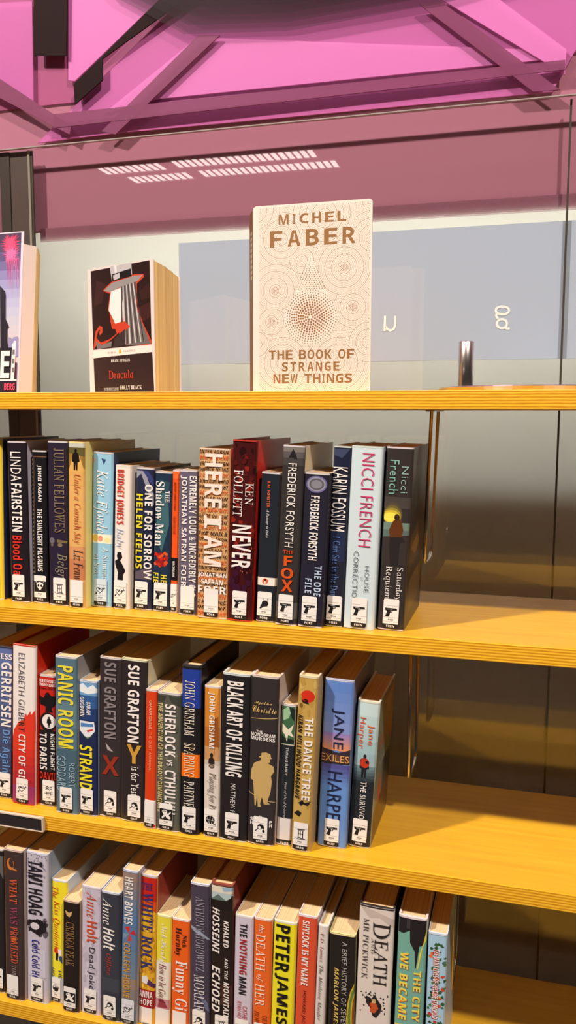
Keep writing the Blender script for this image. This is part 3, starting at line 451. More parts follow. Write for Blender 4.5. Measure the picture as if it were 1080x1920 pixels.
B(2, 6, (32, 424), (-13, 1440), (97, 1450), (140, 432), 'paperback_book', 'thin black classic with a green leafy picture at its top on the third shelf', (34, 40, 44), (90, 90, 84),
  art=[RC((206, 196, 180), 428, 712, 0, .95), RC((62, 104, 72), 436, 705, .05, .9), PL((150, 190, 150), (.05, 470), (.4, 440), (.7, 450), (.5, 520), (.15, 540)), PL((226, 222, 196), (.1, 560), (.5, 600), (.85, 560), (.7, 620), (.9, 650), (.5, 640), (.45, 690), (.3, 640), (.1, 620)), PL((30, 44, 38), (.5, 440), (.9, 450), (.9, 540), (.7, 520)), PL((28, 40, 36), (.05, 640), (.3, 660), (.9, 670), (.9, 702), (.05, 702)), RC((222, 216, 212), 1240, 1400, 0, 1)],
  text=[T("THOMAS HARDY", WH, 728, 930, .42, .58, 'roman'), T("Tess of the d'Urbervi", (206, 202, 196), 975, 1236, .4, .6, 'ital'), T('HARD', WH, 1412, 1432, .3, .85, 'bold', True)], lab=False)
B(2, 6, (157, 218), (95, 1490), (234, 1503), (296, 226), 'paperback_book', 'mustard gold book with a red disc and small bees on the third shelf', (194, 160, 84), (196, 172, 128), rim=(226, 216, 186), hard=True,
  art=specks([(206, 176, 100), (182, 146, 70)], 240, 1250, 26, .16, 40) + [EL((206, 50, 30), .52, 360, .36, 44), PL(BK, (.15, 375), (.3, 390), (.5, 385), (.6, 415), (.4, 412), (.25, 405)), EL(BK, .42, 392, .12, 12), PL(BK, (.3, 1135), (.5, 1110), (.62, 1130), (.95, 1115), (.8, 1150), (.55, 1140), (.45, 1155)), PL(BK, (.1, 1215), (.3, 1190), (.5, 1205), (.4, 1235), (.2, 1225)), EL((120, 90, 40), .2, 430, .1, 18, 7)],
  text=[T('KIRAN MILLWOOD HARGRAVE', (34, 28, 26), 495, 1106, .08, .34, 'bi'), T('THE DANCE TREE', WH, 510, 1108, .45, .88, 'heavy')], icon='column', code='HARG', lc=.5)
B(2, 6, (345, 240), (287, 1452), (492, 1466), (558, 250), 'paperback_book', 'wide blue book with a sunset shoreline across its middle on the third shelf', (104, 146, 210), (120, 130, 170), rim=(204, 206, 226), hard=True,
  art=blend((96, 134, 204), (128, 150, 206), 262, 620, 5) + blend((150, 130, 190), (226, 150, 110), 620, 745, 6) + [PL((56, 46, 52), (0, 735), (.3, 745), (.6, 758), (1, 730), (1, 840), (0, 846)), PL((90, 66, 62), (0, 770), (1, 780), (1, 826), (0, 832))] + blend((84, 84, 150), (100, 140, 206), 845, 1000, 5) + [RC((104, 148, 214), 1000, 1440)],
  text=[T('JANE', (34, 38, 72), 445, 732, .3, .74, 'sans'), T('EXILES', (226, 166, 90), 775, 826, .0, .96, 'sans', True), T('HARPE', (34, 38, 72), 895, 1246, .28, .76, 'sans')], icon='gun', code='HARP', lc=.5)
B(2, 6, (583, 398), (510, 1453), (662, 1466), (752, 412), 'paperback_book', 'pale teal book with a walker in a red backpack, rightmost on the third shelf', (190, 214, 214), (112, 126, 116), rim=(224, 222, 200), hard=True,
  art=blend((196, 220, 220), (150, 182, 188), 415, 860, 5) + blend((110, 140, 146), (36, 44, 50), 860, 990, 6) + [RC((34, 40, 46), 990, 1450)] + figure((34, 34, 40), .5, 775, 945, .22) + [EL((196, 58, 36), .52, 838, .2, 34), EL((180, 50, 32), .4, 835, .12, 30)],
  text=[T('Jane', (216, 92, 50), 560, 706, .52, .84, 'sans'), T('Harper', (216, 92, 50), 515, 736, .1, .44, 'sans'), T('THE SURVIVO', WH, 970, 1242, .4, .66, 'sans')], front=[((126, 96, 66), [(.2, 0), (1, 0), (1, .5), (.8, .42), (.6, .28), (.4, .3)]), ((150, 120, 84), [(.3, .05), (.9, .03), (.7, .2), (.5, .16)]), ((92, 60, 40), [(0, .78), (1, .7), (1, 1), (0, 1)]), ((62, 80, 78), [(.4, .5), (1, .45), (1, .72), (.5, .74)]), ((38, 40, 40), [(.56, .5), (.62, .47), (.66, .6), (.64, .72), (.56, .7)]), ((198, 74, 40), [(.2, .64), (.34, .58), (.36, .74), (.22, .8)]), ('HARPER', (196, 74, 50), .08, .92, .26, .38), ('THE SURVIVORS', (206, 214, 206), .12, .88, .46, .5)], icon='gun', code='HARP', lc=.5)

# ---- lowest shelf
B(3, 7, (-110, 262), (-92, 1300), (38, 1312), (24, 278), 'paperback_book', 'black book cut off by the left edge of the photo on the lowest shelf', (34, 32, 34), (70, 66, 64), art=[PL((100, 98, 98), (.6, 300), (1, 310), (1, 480), (.8, 420))], icon='gun', code='HILL', lc=.6)
B(3, 7, (25, 274), (42, 1356), (174, 1380), (162, 290), 'paperback_book', 'dark brown book with faded orange and purple capitals on the lowest shelf', (64, 48, 47), (200, 180, 170), rim=(214, 192, 180),
  art=[EL((206, 120, 50), .38, 375, .2, 42), EL((64, 48, 47), .46, 365, .17, 34), PL((206, 120, 50), (.4, 400), (.7, 410), (.72, 420), (.4, 412)), RC((180, 104, 40), 330, 460, 0, .08), EL((214, 120, 40), .5, 915, .14, 24)],
  text=[T('WHAT', (206, 90, 60), 475, 650, .32, .72, 'serif'), T('WAS', (150, 66, 92), 675, 800, .34, .72, 'serif'), T('PROMISED', (196, 84, 60), 820, 1086, .34, .72, 'serif'), T('TOB', (150, 136, 130), 1100, 1172, .4, .62, 'roman')], icon=None, code='HILL', lc=.42)
B(3, 7, (190, 294), (197, 1376), (347, 1390), (356, 305), 'paperback_book', 'pale lavender book with heavy black capitals and a dark face patch on the lowest shelf', (196, 190, 204), (150, 168, 186), rim=(206, 214, 230),
  art=specks([(112, 106, 136), (150, 144, 166), (120, 114, 140)], 310, 480, 46, .04, 8) + specks([(40, 34, 40), (70, 62, 68), (100, 92, 100)], 770, 885, 26, .14, 24) + [PL((30, 26, 30), (.1, 780), (.9, 770), (.95, 840), (.6, 885), (.2, 860)), EL((214, 208, 214), .4, 820, .22, 26, 10), RC((204, 200, 214), 985, 1190, .1, .9)],
  text=[T('TAMI HOAG', (34, 28, 40), 350, 736, .1, .78, 'heavy'), T('Cold Cold He', (48, 46, 132), 920, 1202, .26, .64, 'bold')], icon='gun', code='HOAG', lc=.5)
B(3, 7, (365, 493), (365, 1380), (478, 1396), (482, 503), 'paperback_book', 'bright yellow book with loose red handwriting on the lowest shelf', (240, 226, 46), (196, 214, 226), rim=(214, 222, 232),
  art=[RC((206, 214, 224), 1195, 1380), EL((214, 60, 30), .34, 1000, .14, 22), PL(BK, (.3, 1020), (.5, 1015), (.45, 1075), (.3, 1070)), PL((44, 76, 150), (.5, 1040), (.72, 1030), (.74, 1090), (.55, 1070)), PL((250, 230, 220), (.45, 990), (.7, 985), (.7, 1035), (.5, 1030))],
  text=[T('The', (206, 66, 30), 540, 622, .1, .5, 'ital'), T('Kiss Quotient', (206, 66, 30), 640, 980, .12, .58, 'ital'), T('HE', (44, 70, 120), 1140, 1195, .5, .68), T('HO', (44, 70, 120), 1128, 1190, .05, .25)], icon='head', code='HOAN', lc=.34, lw=.0155)
B(3, 7, (452, 644), (450, 1456), (560, 1472), (574, 657), 'paperback_book', 'short black book with a moth emblem and dim bronze capitals on the lowest shelf', (34, 26, 24), (190, 164, 144), rim=(206, 180, 158),
  art=[PL((206, 170, 110), (.15, 715), (.4, 730), (.62, 715), (.55, 745), (.42, 762), (.25, 750))], text=[T('CRIMSON PEAK', (156, 116, 70), 795, 1112, .22, .74, 'roman')], icon='ghost', code='HOLD', lc=.48)
B(3, 7, (590, 540), (585, 1460), (727, 1478), (731, 556), 'paperback_book', 'pale lilac book with orange author name above black title on the lowest shelf', (198, 190, 206), (206, 196, 206), rim=(222, 214, 222),
  art=specks([(186, 178, 196), (208, 202, 214)], 560, 1280, 40, .12, 40), text=[T('Anne', (206, 84, 48), 575, 760, .28, .8, 'ital'), T('Holt', (206, 74, 40), 782, 936, .3, .84, 'bold'), T('Dead Joke', (48, 42, 50), 970, 1276, .34, .72, 'sans')], icon='gun', code='HOLT', lc=.5)
B(3, 7, (732, 580), (735, 1516), (866, 1536), (873, 590), 'paperback_book', 'slate grey book with white author name above small red title on the lowest shelf', (54, 58, 68), (120, 120, 128), rim=(206, 214, 226),
  art=[RC((64, 68, 78), 1200, 1300)], text=[T('Anne', WH, 625, 812, .1, .6, 'ital'), T('Holt', WH, 835, 995, .12, .76, 'bi'), T('Offline', (190, 50, 38), 1020, 1176, .24, .56, 'ital')], icon='magnifier', code='HOLT', lc=.46)
B(3, 7, (885, 425), (868, 1538), (986, 1554), (1012, 436), 'paperback_book', 'blue and tan book with a red pinwheel at its middle on the lowest shelf', (94, 124, 156), (180, 170, 176), rim=(206, 214, 230),
  art=blend((150, 128, 116), (84, 122, 166), 440, 800, 6) + blend((84, 122, 166), (110, 130, 150), 800, 1200, 4) + blend((150, 130, 110), (100, 120, 140), 1200, 1500, 4) + [PL((204, 50, 44), (.5, 870), (.2, 830), (.55, 820)), PL((190, 44, 50), (.5, 870), (.8, 840), (.95, 880)), PL((206, 60, 50), (.5, 870), (.7, 920), (.4, 930)), PL((120, 150, 170), (.5, 870), (.1, 880), (.2, 920)), EL((90, 130, 170), .3, 865, .12, 16, 7)],
  text=[T('HEART BONES', WH, 470, 806, .18, .72, 'bold'), T('COLLEEN HOOVE', (206, 150, 60), 940, 1340, .18, .6, 'bold')], icon='heart', code='HOOV', lc=.5, lbg=(222, 224, 228))
B(3, 8, (5, 380), (-14, 1400), (102, 1420), (125, 398), 'paperback_book', 'red and yellow book with blue decorative capitals on the lowest shelf', (222, 168, 40), (150, 60, 50), rim=(204, 206, 226), cut=True,
  art=[RC((192, 36, 26), 395, 560), PL((206, 80, 30), (0, 560), (1, 560), (1, 640), (.5, 600), (0, 680))] + specks([(236, 196, 60), (206, 140, 30), (180, 120, 30)], 640, 1180, 44, .1, 24) + [PL((226, 222, 218), (.2, 1110), (.5, 1095), (.62, 1130), (.5, 1160), (.2, 1150)), PL((80, 44, 90), (.6, 1120), (1, 1150), (1, 1180), (.5, 1160)), RC((156, 26, 34), 1200, 1330), RC((236, 230, 226), 1330, 1470, .02, .86)],
  text=[T('THE', (66, 50, 120), 432, 482, .1, .75, 'serif', True), T('WHITE ROCK', (50, 50, 116), 500, 1052, .12, .8, 'serif'), T('ANNA', WH, 1208, 1256, .05, .88, 'bold', True), T('HOPE', WH, 1266, 1312, .08, .86, 'bold', True), T('enge', (90, 88, 86), 1440, 1460, .3, .7, 'bold', True)], lab=False)
B(3, 8, (130, 672), (113, 1440), (225, 1452), (230, 684), 'paperback_book', 'slim yellow book with white handwriting over a maroon title on the lowest shelf', (228, 216, 64), (226, 214, 150), rim=(240, 232, 190), cut=True,
  art=[RC((232, 224, 208), 1000, 1270), RC((196, 140, 150), 1270, 1340), PL((150, 60, 70), (.3, 1280), (.6, 1275), (.9, 1330), (.2, 1335)), RC((236, 230, 226), 1340, 1480)],
  text=[T('Nick Hornby', WH, 730, 1006, .2, .74, 'script'), T('How to be Good', (124, 34, 40), 1015, 1290, .25, .74, 'ital')], lab=False)
B(3, 8, (237, 697), (232, 1440), (365, 1452), (360, 706), 'paperback_book', 'orange book with swirly fat white title on the lowest shelf', (234, 98, 28), (226, 200, 180), rim=(232, 222, 218), cut=True,
  art=[RC((238, 232, 228), 1360, 1500, .1, .86)], text=[T('Nick', (52, 24, 20), 800, 890, .62, .86, 'serif'), T('Hornby', (52, 24, 20), 755, 956, .16, .56, 'serif'), T('Funny Gi', WH, 990, 1346, .08, .92, 'serif')], lab=False)
B(3, 8, (373, 440), (375, 1440), (511, 1450), (512, 446), 'paperback_book', 'dusky purple book with thin silvery drop capitals on the lowest shelf', (70, 62, 78), (206, 206, 222), rim=(220, 224, 236), cut=True,
  art=[PL((150, 160, 180), (.0, 740), (.5, 770), (1, 820), (1, 830), (.4, 800), (0, 760)), PL((104, 110, 140), (.4, 1200), (.9, 1280), (1, 1350), (.8, 1330))],
  text=[T('ANTHONY HOROWITZ', (166, 160, 174), 530, 1062, .3, .76, 'roman'), T('MORIART', (222, 216, 222), 1090, 1390, .2, .76, 'roman')], icon='magnifier', code='HORO', lc=.46)
B(3, 8, (523, 440), (515, 1440), (666, 1450), (688, 447), 'hardback_book', 'black book with a mountain sky at its top and russet boards on the lowest shelf', (38, 28, 25), (122, 50, 42), rim=(150, 80, 66), hard=True, cut=True,
  art=[RC((222, 214, 190), 455, 500), RC((176, 196, 196), 500, 550), PL((96, 116, 112), (.1, 545), (.35, 512), (.6, 540), (.75, 556), (0, 556)), PL((150, 180, 200), (.5, 460), (1, 455), (1, 480), (.6, 490)), PL((30, 24, 22), (0, 556), (.7, 552), (.9, 530), (.95, 510), (1, 520), (1, 620), (0, 620)), RC((70, 44, 34), 1150, 1300, .5, 1)],
  text=[T('HOSSEINI', WH, 610, 932, .1, .44, 'bi'), T('KHALED', WH, 690, 882, .62, .84, 'bi'), T('ECHOED', WH, 1025, 1356, .1, .48, 'bi'), T('AND THE', WH, 955, 1108, .68, .82, 'bi'), T('MOUNTAIN', WH, 1128, 1400, .64, .88, 'bi')], icon='column', code='HOSS', lc=.56)
B(3, 8, (697, 673), (683, 1440), (815, 1452), (828, 684), 'paperback_book', 'lavender-white book with black title that turns red at its middle on the lowest shelf', (206, 198, 212), (206, 196, 200), rim=(232, 226, 222), cut=True,
  text=[T('THE', (36, 32, 38), 725, 820, .3, .7, 'bold'), T('NOTHING', (170, 34, 44), 838, 1085, .3, .7, 'bold'), T('MAN', (36, 32, 38), 1105, 1230, .3, .7, 'bold'), T('CATHERIN', (196, 60, 60), 1312, 1450, .52, .78), T('RYAN HOWA', (196, 60, 60), 1284, 1450, .22, .46)], icon='gun', code='HOWA', lc=.5)
B(3, 8, (835, 694), (822, 1440), (951, 1452), (966, 708), 'paperback_book', 'orange book with large pale italic serif title on the lowest shelf', (230, 104, 36), (226, 200, 190), rim=(236, 216, 210), cut=True,
  text=[T('the', WH, 735, 792, .3, .62, 'ital'), T('DEATH', (250, 226, 206), 805, 1062, .16, .68, 'roman'), T('of', WH, 1090, 1142, .2, .58, 'ital'), T('HER', (250, 226, 206), 1160, 1316, .16, .68, 'roman'), T('HOW', (120, 40, 20), 1355, 1450, .1, .4, 'ital'), T('DER', (120, 40, 20), 1380, 1450, .58, .86, 'roman')], icon='gun', code='HOWE', lc=.5)
B(3, 9, (-20, 435), (-40, 1010), (90, 1020), (102, 440), 'paperback_book', 'yellow book with enormous black capitals on the lowest shelf', (236, 226, 38), (226, 220, 190), rim=(236, 232, 226), cut=True,
  text=[T('PETER', (24, 22, 22), 452, 712, .12, .74, 'heavy'), T('JAMES', (24, 22, 22), 724, 1006, .12, .74, 'heavy')], icon='gun', code='JAME', lc=.5)
B(3, 9, (118, 402), (98, 1010), (204, 1020), (226, 408), 'paperback_book', 'vermilion book with rough white title above dark author name on the lowest shelf', (216, 82, 50), (226, 210, 206), rim=(232, 226, 232), cut=True,
  text=[T('SHYLOCK IS MY NAME', WH, 428, 786, .26, .62, 'heavy'), T('HOWARD JACO', (70, 30, 26), 815, 1022, .34, .56)], icon='column', code='JACO', lc=.5)
B(3, 9, (232, 462), (208, 1010), (266, 1020), (286, 464), 'hardback_book', 'thin white book in a clear jacket with dark serif lettering on the lowest shelf', (220, 212, 206), (150, 146, 142), rim=(226, 222, 220), hard=True, cut=True,
  text=[T('P.D. James', (120, 44, 44), 500, 656, .3, .62, 'roman'), T('The Mistletoe Murder', (58, 52, 54), 675, 985, .3, .66, 'ital')], lab=False)
B(3, 9, (293, 500), (285, 1010), (431, 1020), (441, 508), 'paperback_book', 'black book with green and yellow rings at its right edge on the lowest shelf', (34, 30, 28), (230, 216, 140), rim=(238, 226, 160), cut=True,
  art=[PL((206, 176, 50), (1, 760), (.84, 810), (.74, 880), (.7, 960), (.74, 1060), (1, 1120)), PL((96, 128, 60), (1, 775), (.88, 815), (.79, 880), (.76, 960), (.8, 1050), (1, 1100)), PL((206, 176, 50), (1, 810), (.93, 840), (.87, 900), (.86, 960), (.9, 1040), (1, 1070)), PL((150, 90, 40), (1, 830), (.95, 860), (.91, 920), (.91, 980), (1, 1050))],
  text=[T('A BRIEF HISTORY OF SEVEN', (176, 170, 166), 540, 1012, .5, .7, 'sans'), T('MARLON JAMES', (216, 186, 96), 690, 1020, .18, .4, 'bi')], icon='gun', code='JAME', lc=.5)
B(3, 9, (463, 345), (437, 1010), (636, 1020), (656, 372), 'hardback_book', 'tall cream hardback with black boards and an ink splatter on the lowest shelf', (220, 210, 200), (34, 30, 30), rim=(50, 46, 46), hard=True, cut=True,
  art=[PL((196, 184, 172), (0, 350), (.5, 370), (1, 400), (1, 450), (.6, 400), (.3, 410))] + specks([(40, 36, 36)], 810, 940, 34, .03, 7, .12, .92) + [PL((40, 34, 34), (.3, 840), (.45, 850), (.55, 825), (.62, 850), (.75, 880), (.72, 920), (.6, 955), (.5, 945), (.42, 900), (.3, 880)), PL((196, 84, 44), (.4, 880), (.55, 860), (.66, 900), (.55, 930), (.42, 925)), PL((206, 170, 110), (.45, 855), (.56, 850), (.58, 872), (.48, 876))],
  text=[T('D', (44, 38, 38), 425, 510, .42, .9, 'roman'), T('EATH', (44, 38, 38), 520, 770, .48, .86, 'roman'), T('AND', (44, 38, 38), 515, 600, .38, .46, 'roman'), T('MR PICKWICK', (64, 56, 54), 415, 748, .14, .3, 'roman'), T('S', (64, 56, 54), 1000, 1020, .55, .75, 'ital')], icon='column', code='JARV', lc=.5)
B(3, 9, (683, 406), (657, 1010), (819, 1020), (842, 414), 'paperback_book', 'teal book with an upside-down black skyline on the lowest shelf', (116, 172, 156), (206, 200, 196), rim=(232, 214, 214), hard=True, cut=True,
  art=[PL((34, 31, 34), (0, 412), (.98, 414), (.98, 470), (.9, 545), (.76, 560), (.74, 600), (.68, 680), (.65, 680), (.62, 590), (.5, 560), (.44, 545), (.42, 478), (.2, 500), (0, 496)), PL((236, 216, 50), (.98, 470), (1, 440), (1, 520), (.88, 560), (.76, 680), (.72, 690), (.78, 600), (.9, 540)), RC((60, 56, 60), 420, 470, .3, .42), PL((226, 206, 60), (0, 1010), (1, 985), (1, 1120), (0, 1120))],
  text=[T('THE CITY', (220, 120, 60), 693, 976, .63, .88, 'bold'), T('THE CITY', (236, 220, 84), 690, 972, .61, .87, 'bold'), T('WE BECAME', (220, 120, 60), 603, 978, .14, .42, 'bold'), T('WE BECAME', (236, 220, 84), 600, 974, .12, .41, 'bold')], icon='gun', code='JEMI', lc=.5)
fl = specks([(206, 74, 48), (190, 50, 40), (214, 110, 60)], 560, 1010, 16, .16, 13, .08, .92) + specks([(52, 96, 54), (70, 118, 60), (40, 76, 50)], 555, 1010, 46, .11, 11, .05, .95) + specks([(226, 190, 90), (60, 80, 130)], 560, 1010, 8, .07, 7)
B(3, 9, (850, 500), (833, 1010), (946, 1020), (952, 530), 'paperback_book', 'pale blue book covered in red flowers and leaves, rightmost on the lowest shelf', (166, 204, 226), (180, 204, 226), rim=(216, 222, 232), cut=True, art=fl,
  text=[T('THE MANY LIVES OF HELOISE STARCHILD', (190, 50, 40), 587, 973, .3, .62, 'heavy'), T('THE MANY LIVES OF HELOISE STARCHILD', WH, 585, 970, .32, .62, 'bold')], icon='heart', code='JOHN', lc=.5)

# ---- place: real positions from the spine corners, on the shelf they stand on
for bk in BOOKS:
    z = SHZ[bk['row']]
    if bk['cut']: y = 0.017
    else: y = min(0.06, max(0.008, at_z(((bk['BL'][0]+bk['BR'][0])/2, (bk['BL'][1]+bk['BR'][1])/2), z).y))
    tl = at_y(bk['TL'], y); bl = at_y(bk['BL'], y); br = at_y(bk['BR'], y)
    wd = br.x-bl.x
    if bk['TR']: wd = 0.5*wd + 0.5*(at_y(bk['TR'], y).x-tl.x)
    slope = (tl.x-bl.x)/(tl.z-bl.z); x0 = tl.x+slope*(z-tl.z)
    bk.update(y=y, x=x0, w=wd, h=tl.z-z, lean=max(-0.01, min(0.06, slope)))
for row in (1, 2, 3):
    L = [q for q in BOOKS if q['row'] == row]
    for i in range(1, len(L)):
        p, q = L[i-1], L[i]; hh = min(p['h'], q['h'])
        gap = q['x']-(p['x']+p['w']+0.0004)
        if gap < 0:
            p['w'] += gap*0.5 if p['w'] > 0.015 else 0; q['x'] = p['x']+p['w']+0.0004
        top = q['x']+q['lean']*hh-(p['x']+p['w']+p['lean']*hh+0.0004)
        if top < 0: q['lean'] -= top/hh

def profile(w, r, sag):
    def y(x):
        c = 2*x/w-1; v = -sag*(1-c*c); d = min(x, w-x)
        if d < r: v += r-math.sqrt(max(0, r*r-(r-d)**2))
        return v
    return y
def bend(ob, w, yf):
    me = ob.data; bm = bmesh.new(); bm.from_mesh(me)
    for k in (0.03, 0.08, 0.16, 0.3, 0.5, 0.7, 0.84, 0.92, 0.97):
        bmesh.ops.bisect_plane(bm, geom=bm.verts[:]+bm.edges[:]+bm.faces[:], plane_co=(w*k, 0, 0), plane_no=(1, 0, 0))
    for q in bm.verts: q.co.y += yf(min(max(q.co.x, 0), w))
    bm.to_mesh(me); bm.free()

def text_at(mb, s, st, m, x0, x1, z0, z1, off, horiz):
    vs_, fs = text_mesh(s, st)
    if horiz: mb.mesh([(x0+(x1-x0)*a, -off, z0+(z1-z0)*b_) for a, b_ in vs_], fs, m)
    else: mb.mesh([(x0+(x1-x0)*b_, -off, z1-(z1-z0)*a) for a, b_ in vs_], fs, m)

def make_book(bk):
    w_, h_, hard = bk['w'], bk['h'], bk['hard']
    d = 0.112 if h_ < 0.185 else 0.131 if h_ < 0.212 else 0.156
    root = empty(bk['name'], (bk['x'], bk['y'], SHZ[bk['row']])); tag(root, bk['label'], 'book', GROUP[bk['row']])
    lean = bk['lean']
    root.location.z += w_*math.sin(lean) if lean > 0 else 0
    root.rotation_euler = (0, math.atan(lean), 0)
    t = 0.0026 if hard else 0.0014; r = min(0.0032, w_*0.14); sag = bk['sag'] if bk['sag'] is not None else (0.0016 if hard else 0.0008)
    yf = profile(w_, r, sag)
    ms, mbd, mr = mat(bk['spine'], 0.3), mat(bk['board'], 0.3), mat(bk['rim'], 0.3)
    xs = [w_*k for k in (0, .012, .03, .08, .16, .3, .5, .7, .84, .92, .97, .988, 1)]
    outer = [(x, yf(x)) for x in xs]                       # spine face, left to right
    pts = outer + [(w_, d), (w_-t, d), (w_-t, t+0.001), (t, t+0.001), (t, d), (0, d)]
    n = len(pts); side = []
    for i in range(n):
        if i < len(outer)-1: side.append(ms)
        elif i == len(outer)-1 or i == n-1: side.append(mbd)
        else: side.append(mr)
    mb = MB(); mb.prism(pts, 0, h_, side, mr); cov = mb.build('cover', root)
    ov = 0.003 if hard else 0.0012
    mb = MB(); mb.box(t+0.0003, w_-t-0.0003, t+0.0015, d-(0.004 if hard else 0.0012), ov if hard else 0.0004, h_-ov, M_PAGE); mb.build('page_block', root)
    Y = lambda y: h_*(1-(y-bk['tl'])/(bk['bl_c']-bk['tl']))
    if bk['art'] or bk['strip']:
        mb = MB(); off = 0.00012
        for c, pts_ in bk['art']:
            off += 0.000006
            pp = [(min(.997, max(.003, u))*w_, -off, min(h_-0.0004, max(0.0004, Y(y)))) for u, y in pts_]
            pp2 = [pp[0]]
            for q in pp[1:]:
                if (Vector(q)-Vector(pp2[-1])).length > 1e-6: pp2.append(q)
            if len(pp2) > 2: mb.poly(pp2, mat(c, 0.3))
        off += 0.00002
        if bk['strip']:
            mb.poly([(.003*w_, -off, h_-0.0022), (.997*w_, -off, h_-0.0022), (.997*w_, -off, h_-0.0003), (.003*w_, -off, h_-0.0003)], mr)
            mb.poly([(.003*w_, -off, 0.0003), (.997*w_, -off, 0.0003), (.997*w_, -off, 0.0018), (.003*w_, -off, 0.0018)], mr)
        o = mb.build('spine_print', root, normals=False); bend(o, w_, yf)
    if bk['front']:
        mb = MB(); off = 0.0001
        for q in bk['front']:
            off += 0.00001; P3 = lambda y, v: (w_+off, 0.012+(d-0.014)*y, 0.003+(h_-0.006)*(1-v))
            if isinstance(q[0], str):
                vs_, fs = text_mesh(q[0], 'thin'); mb.mesh([P3(q[2]+(q[3]-q[2])*a_, q[5]+(q[4]-q[5])*b_) for a_, b_ in vs_], fs, mat(q[1], 0.3))
            else: mb.poly([P3(*p_) for p_ in q[1]], mat(q[0], 0.3))
        mb.build('cover_print', root, normals=False)
    if bk['text']:
        mb = MB(); off = 0.0009
        for (s, c, y0, y1, u0, u1, st, hz) in bk['text']:
            off += 0.000012; text_at(mb, s, st, mat(c, 0.35), u0*w_, u1*w_, Y(y1), Y(y0), off, hz)
        o = mb.build('spine_lettering', root, normals=False); bend(o, w_, yf)
    if bk['lab']:
        lw = min(bk['lw'], w_*0.9); cx = bk['lc']*w_; x0 = min(max(cx-lw/2, w_*0.03), w_*0.97-lw); x1 = x0+lw; b0 = 0.0026; lh = 0.0385
        wh = mat(bk['lbg'], 0.5); mk = mat((28, 25, 26), 0.5); mg = mat((120, 116, 112), 0.5)
        mb = MB(); off = 0.0013; c = 0.0022
        def rr(z0, z1, top, bot, m, o_):
            p = []
            if bot: p += [(x0+c-c*math.sin(math.radians(a)), z0+c-c*math.cos(math.radians(a))) for a in (90, 60, 30, 0)] + [(x1-c+c*math.sin(math.radians(a)), z0+c-c*math.cos(math.radians(a))) for a in (0, 30, 60, 90)]
            else: p += [(x0, z0), (x1, z0)]
            if top: p += [(x1-c+c*math.cos(math.radians(a)), z1-c+c*math.sin(math.radians(a))) for a in (0, 30, 60, 90)] + [(x0+c-c*math.sin(math.radians(a)), z1-c+c*math.cos(math.radians(a))) for a in (0, 30, 60, 90)]
            else: p += [(x1, z1), (x0, z1)]
            mb.poly([(a, -o_, q) for a, q in p], m)
        rr(b0+0.0058, b0+lh, True, False, wh, off); rr(b0, b0+0.0059, False, True, mk, off)
        o = mb.build('spine_label', root, normals=False); bend(o, w_, yf); lab = o
        mb = MB(); off = 0.00136
        text_at(mb, bk['code'], 'bold', wh, x0+lw*.24, x1-lw*.24, b0+0.0016, b0+0.0044, off, True)
        text_at(mb, 'enge', 'bold', mg if bk['icon'] is None else mk, x0+lw*.33, x1-lw*.33, b0+0.0096, b0+0.0122, off, True)
        for zz in (0.0086, 0.0142): mb.poly([(x0+lw*.02, -off, b0+zz), (x1-lw*.02, -off, b0+zz), (x1-lw*.02, -off, b0+zz+.0003), (x0+lw*.02, -off, b0+zz+.0003)], mg)
        if bk['icon']:
            if bk['icon'] not in ('alien', 'ghost'): mb.poly([(x0+lw*.02, -off, b0+.0295), (x1-lw*.02, -off, b0+.0295), (x1-lw*.02, -off, b0+.0298), (x0+lw*.02, -off, b0+.0298)], mg)
            s = min(lw*0.4, 0.0078)
            for c_, pts_ in ICON[bk['icon']]:
                off += 0.000015; mb.poly([(x0+lw/2+a*s, -off, b0+0.0222+q*s*.92) for a, q in pts_], mk if c_ == K_ else wh)
        o = mb.build('label_print', lab, normals=False); bend(o, w_, yf)
    return root
for bk in BOOKS:
    # crop y of the spine foot, for the lettering heights
    if bk['cut']:
        yb = at_y(bk['TL'], bk['y']); p = Vector((bk['x'], bk['y'], SHZ[bk['row']])); dd = p-CAM
        py = 960-FPX*dd.dot(UPV)/dd.dot(FWD); bk['bl_c'] = (py-bk['oy'])*bk['s']
    else: bk['bl_c'] = bk['bl']
    make_book(bk)

# ------------------------------------------------------------------ display books on the topmost shelf
def frame(a, b_):                        # upright plane through two ground points: returns (origin, along, normal towards the viewer)
    u = Vector((b_.x-a.x, b_.y-a.y, 0)); return Vector((a.x, a.y, 0)), u.normalized(), u.length
def loc_book(name, label, a, b_, tilt=0.0):
    o, u, L = frame(a, b_); root = empty(name, (a.x, a.y, SHZ[0]), (tilt, 0, math.atan2(u.y, u.x))); tag(root, label, 'book', 'display books on the topmost shelf'); return root, L
z1 = SHZ[0]
def cover_print(mb, shapes, L, H, y0):
    off = 0.0
    for c, pts_ in shapes:
        off += 0.000004; mb.poly([(u*L, y0-off, H*(1-v)) for u, v in pts_], mat(c, 0.35))

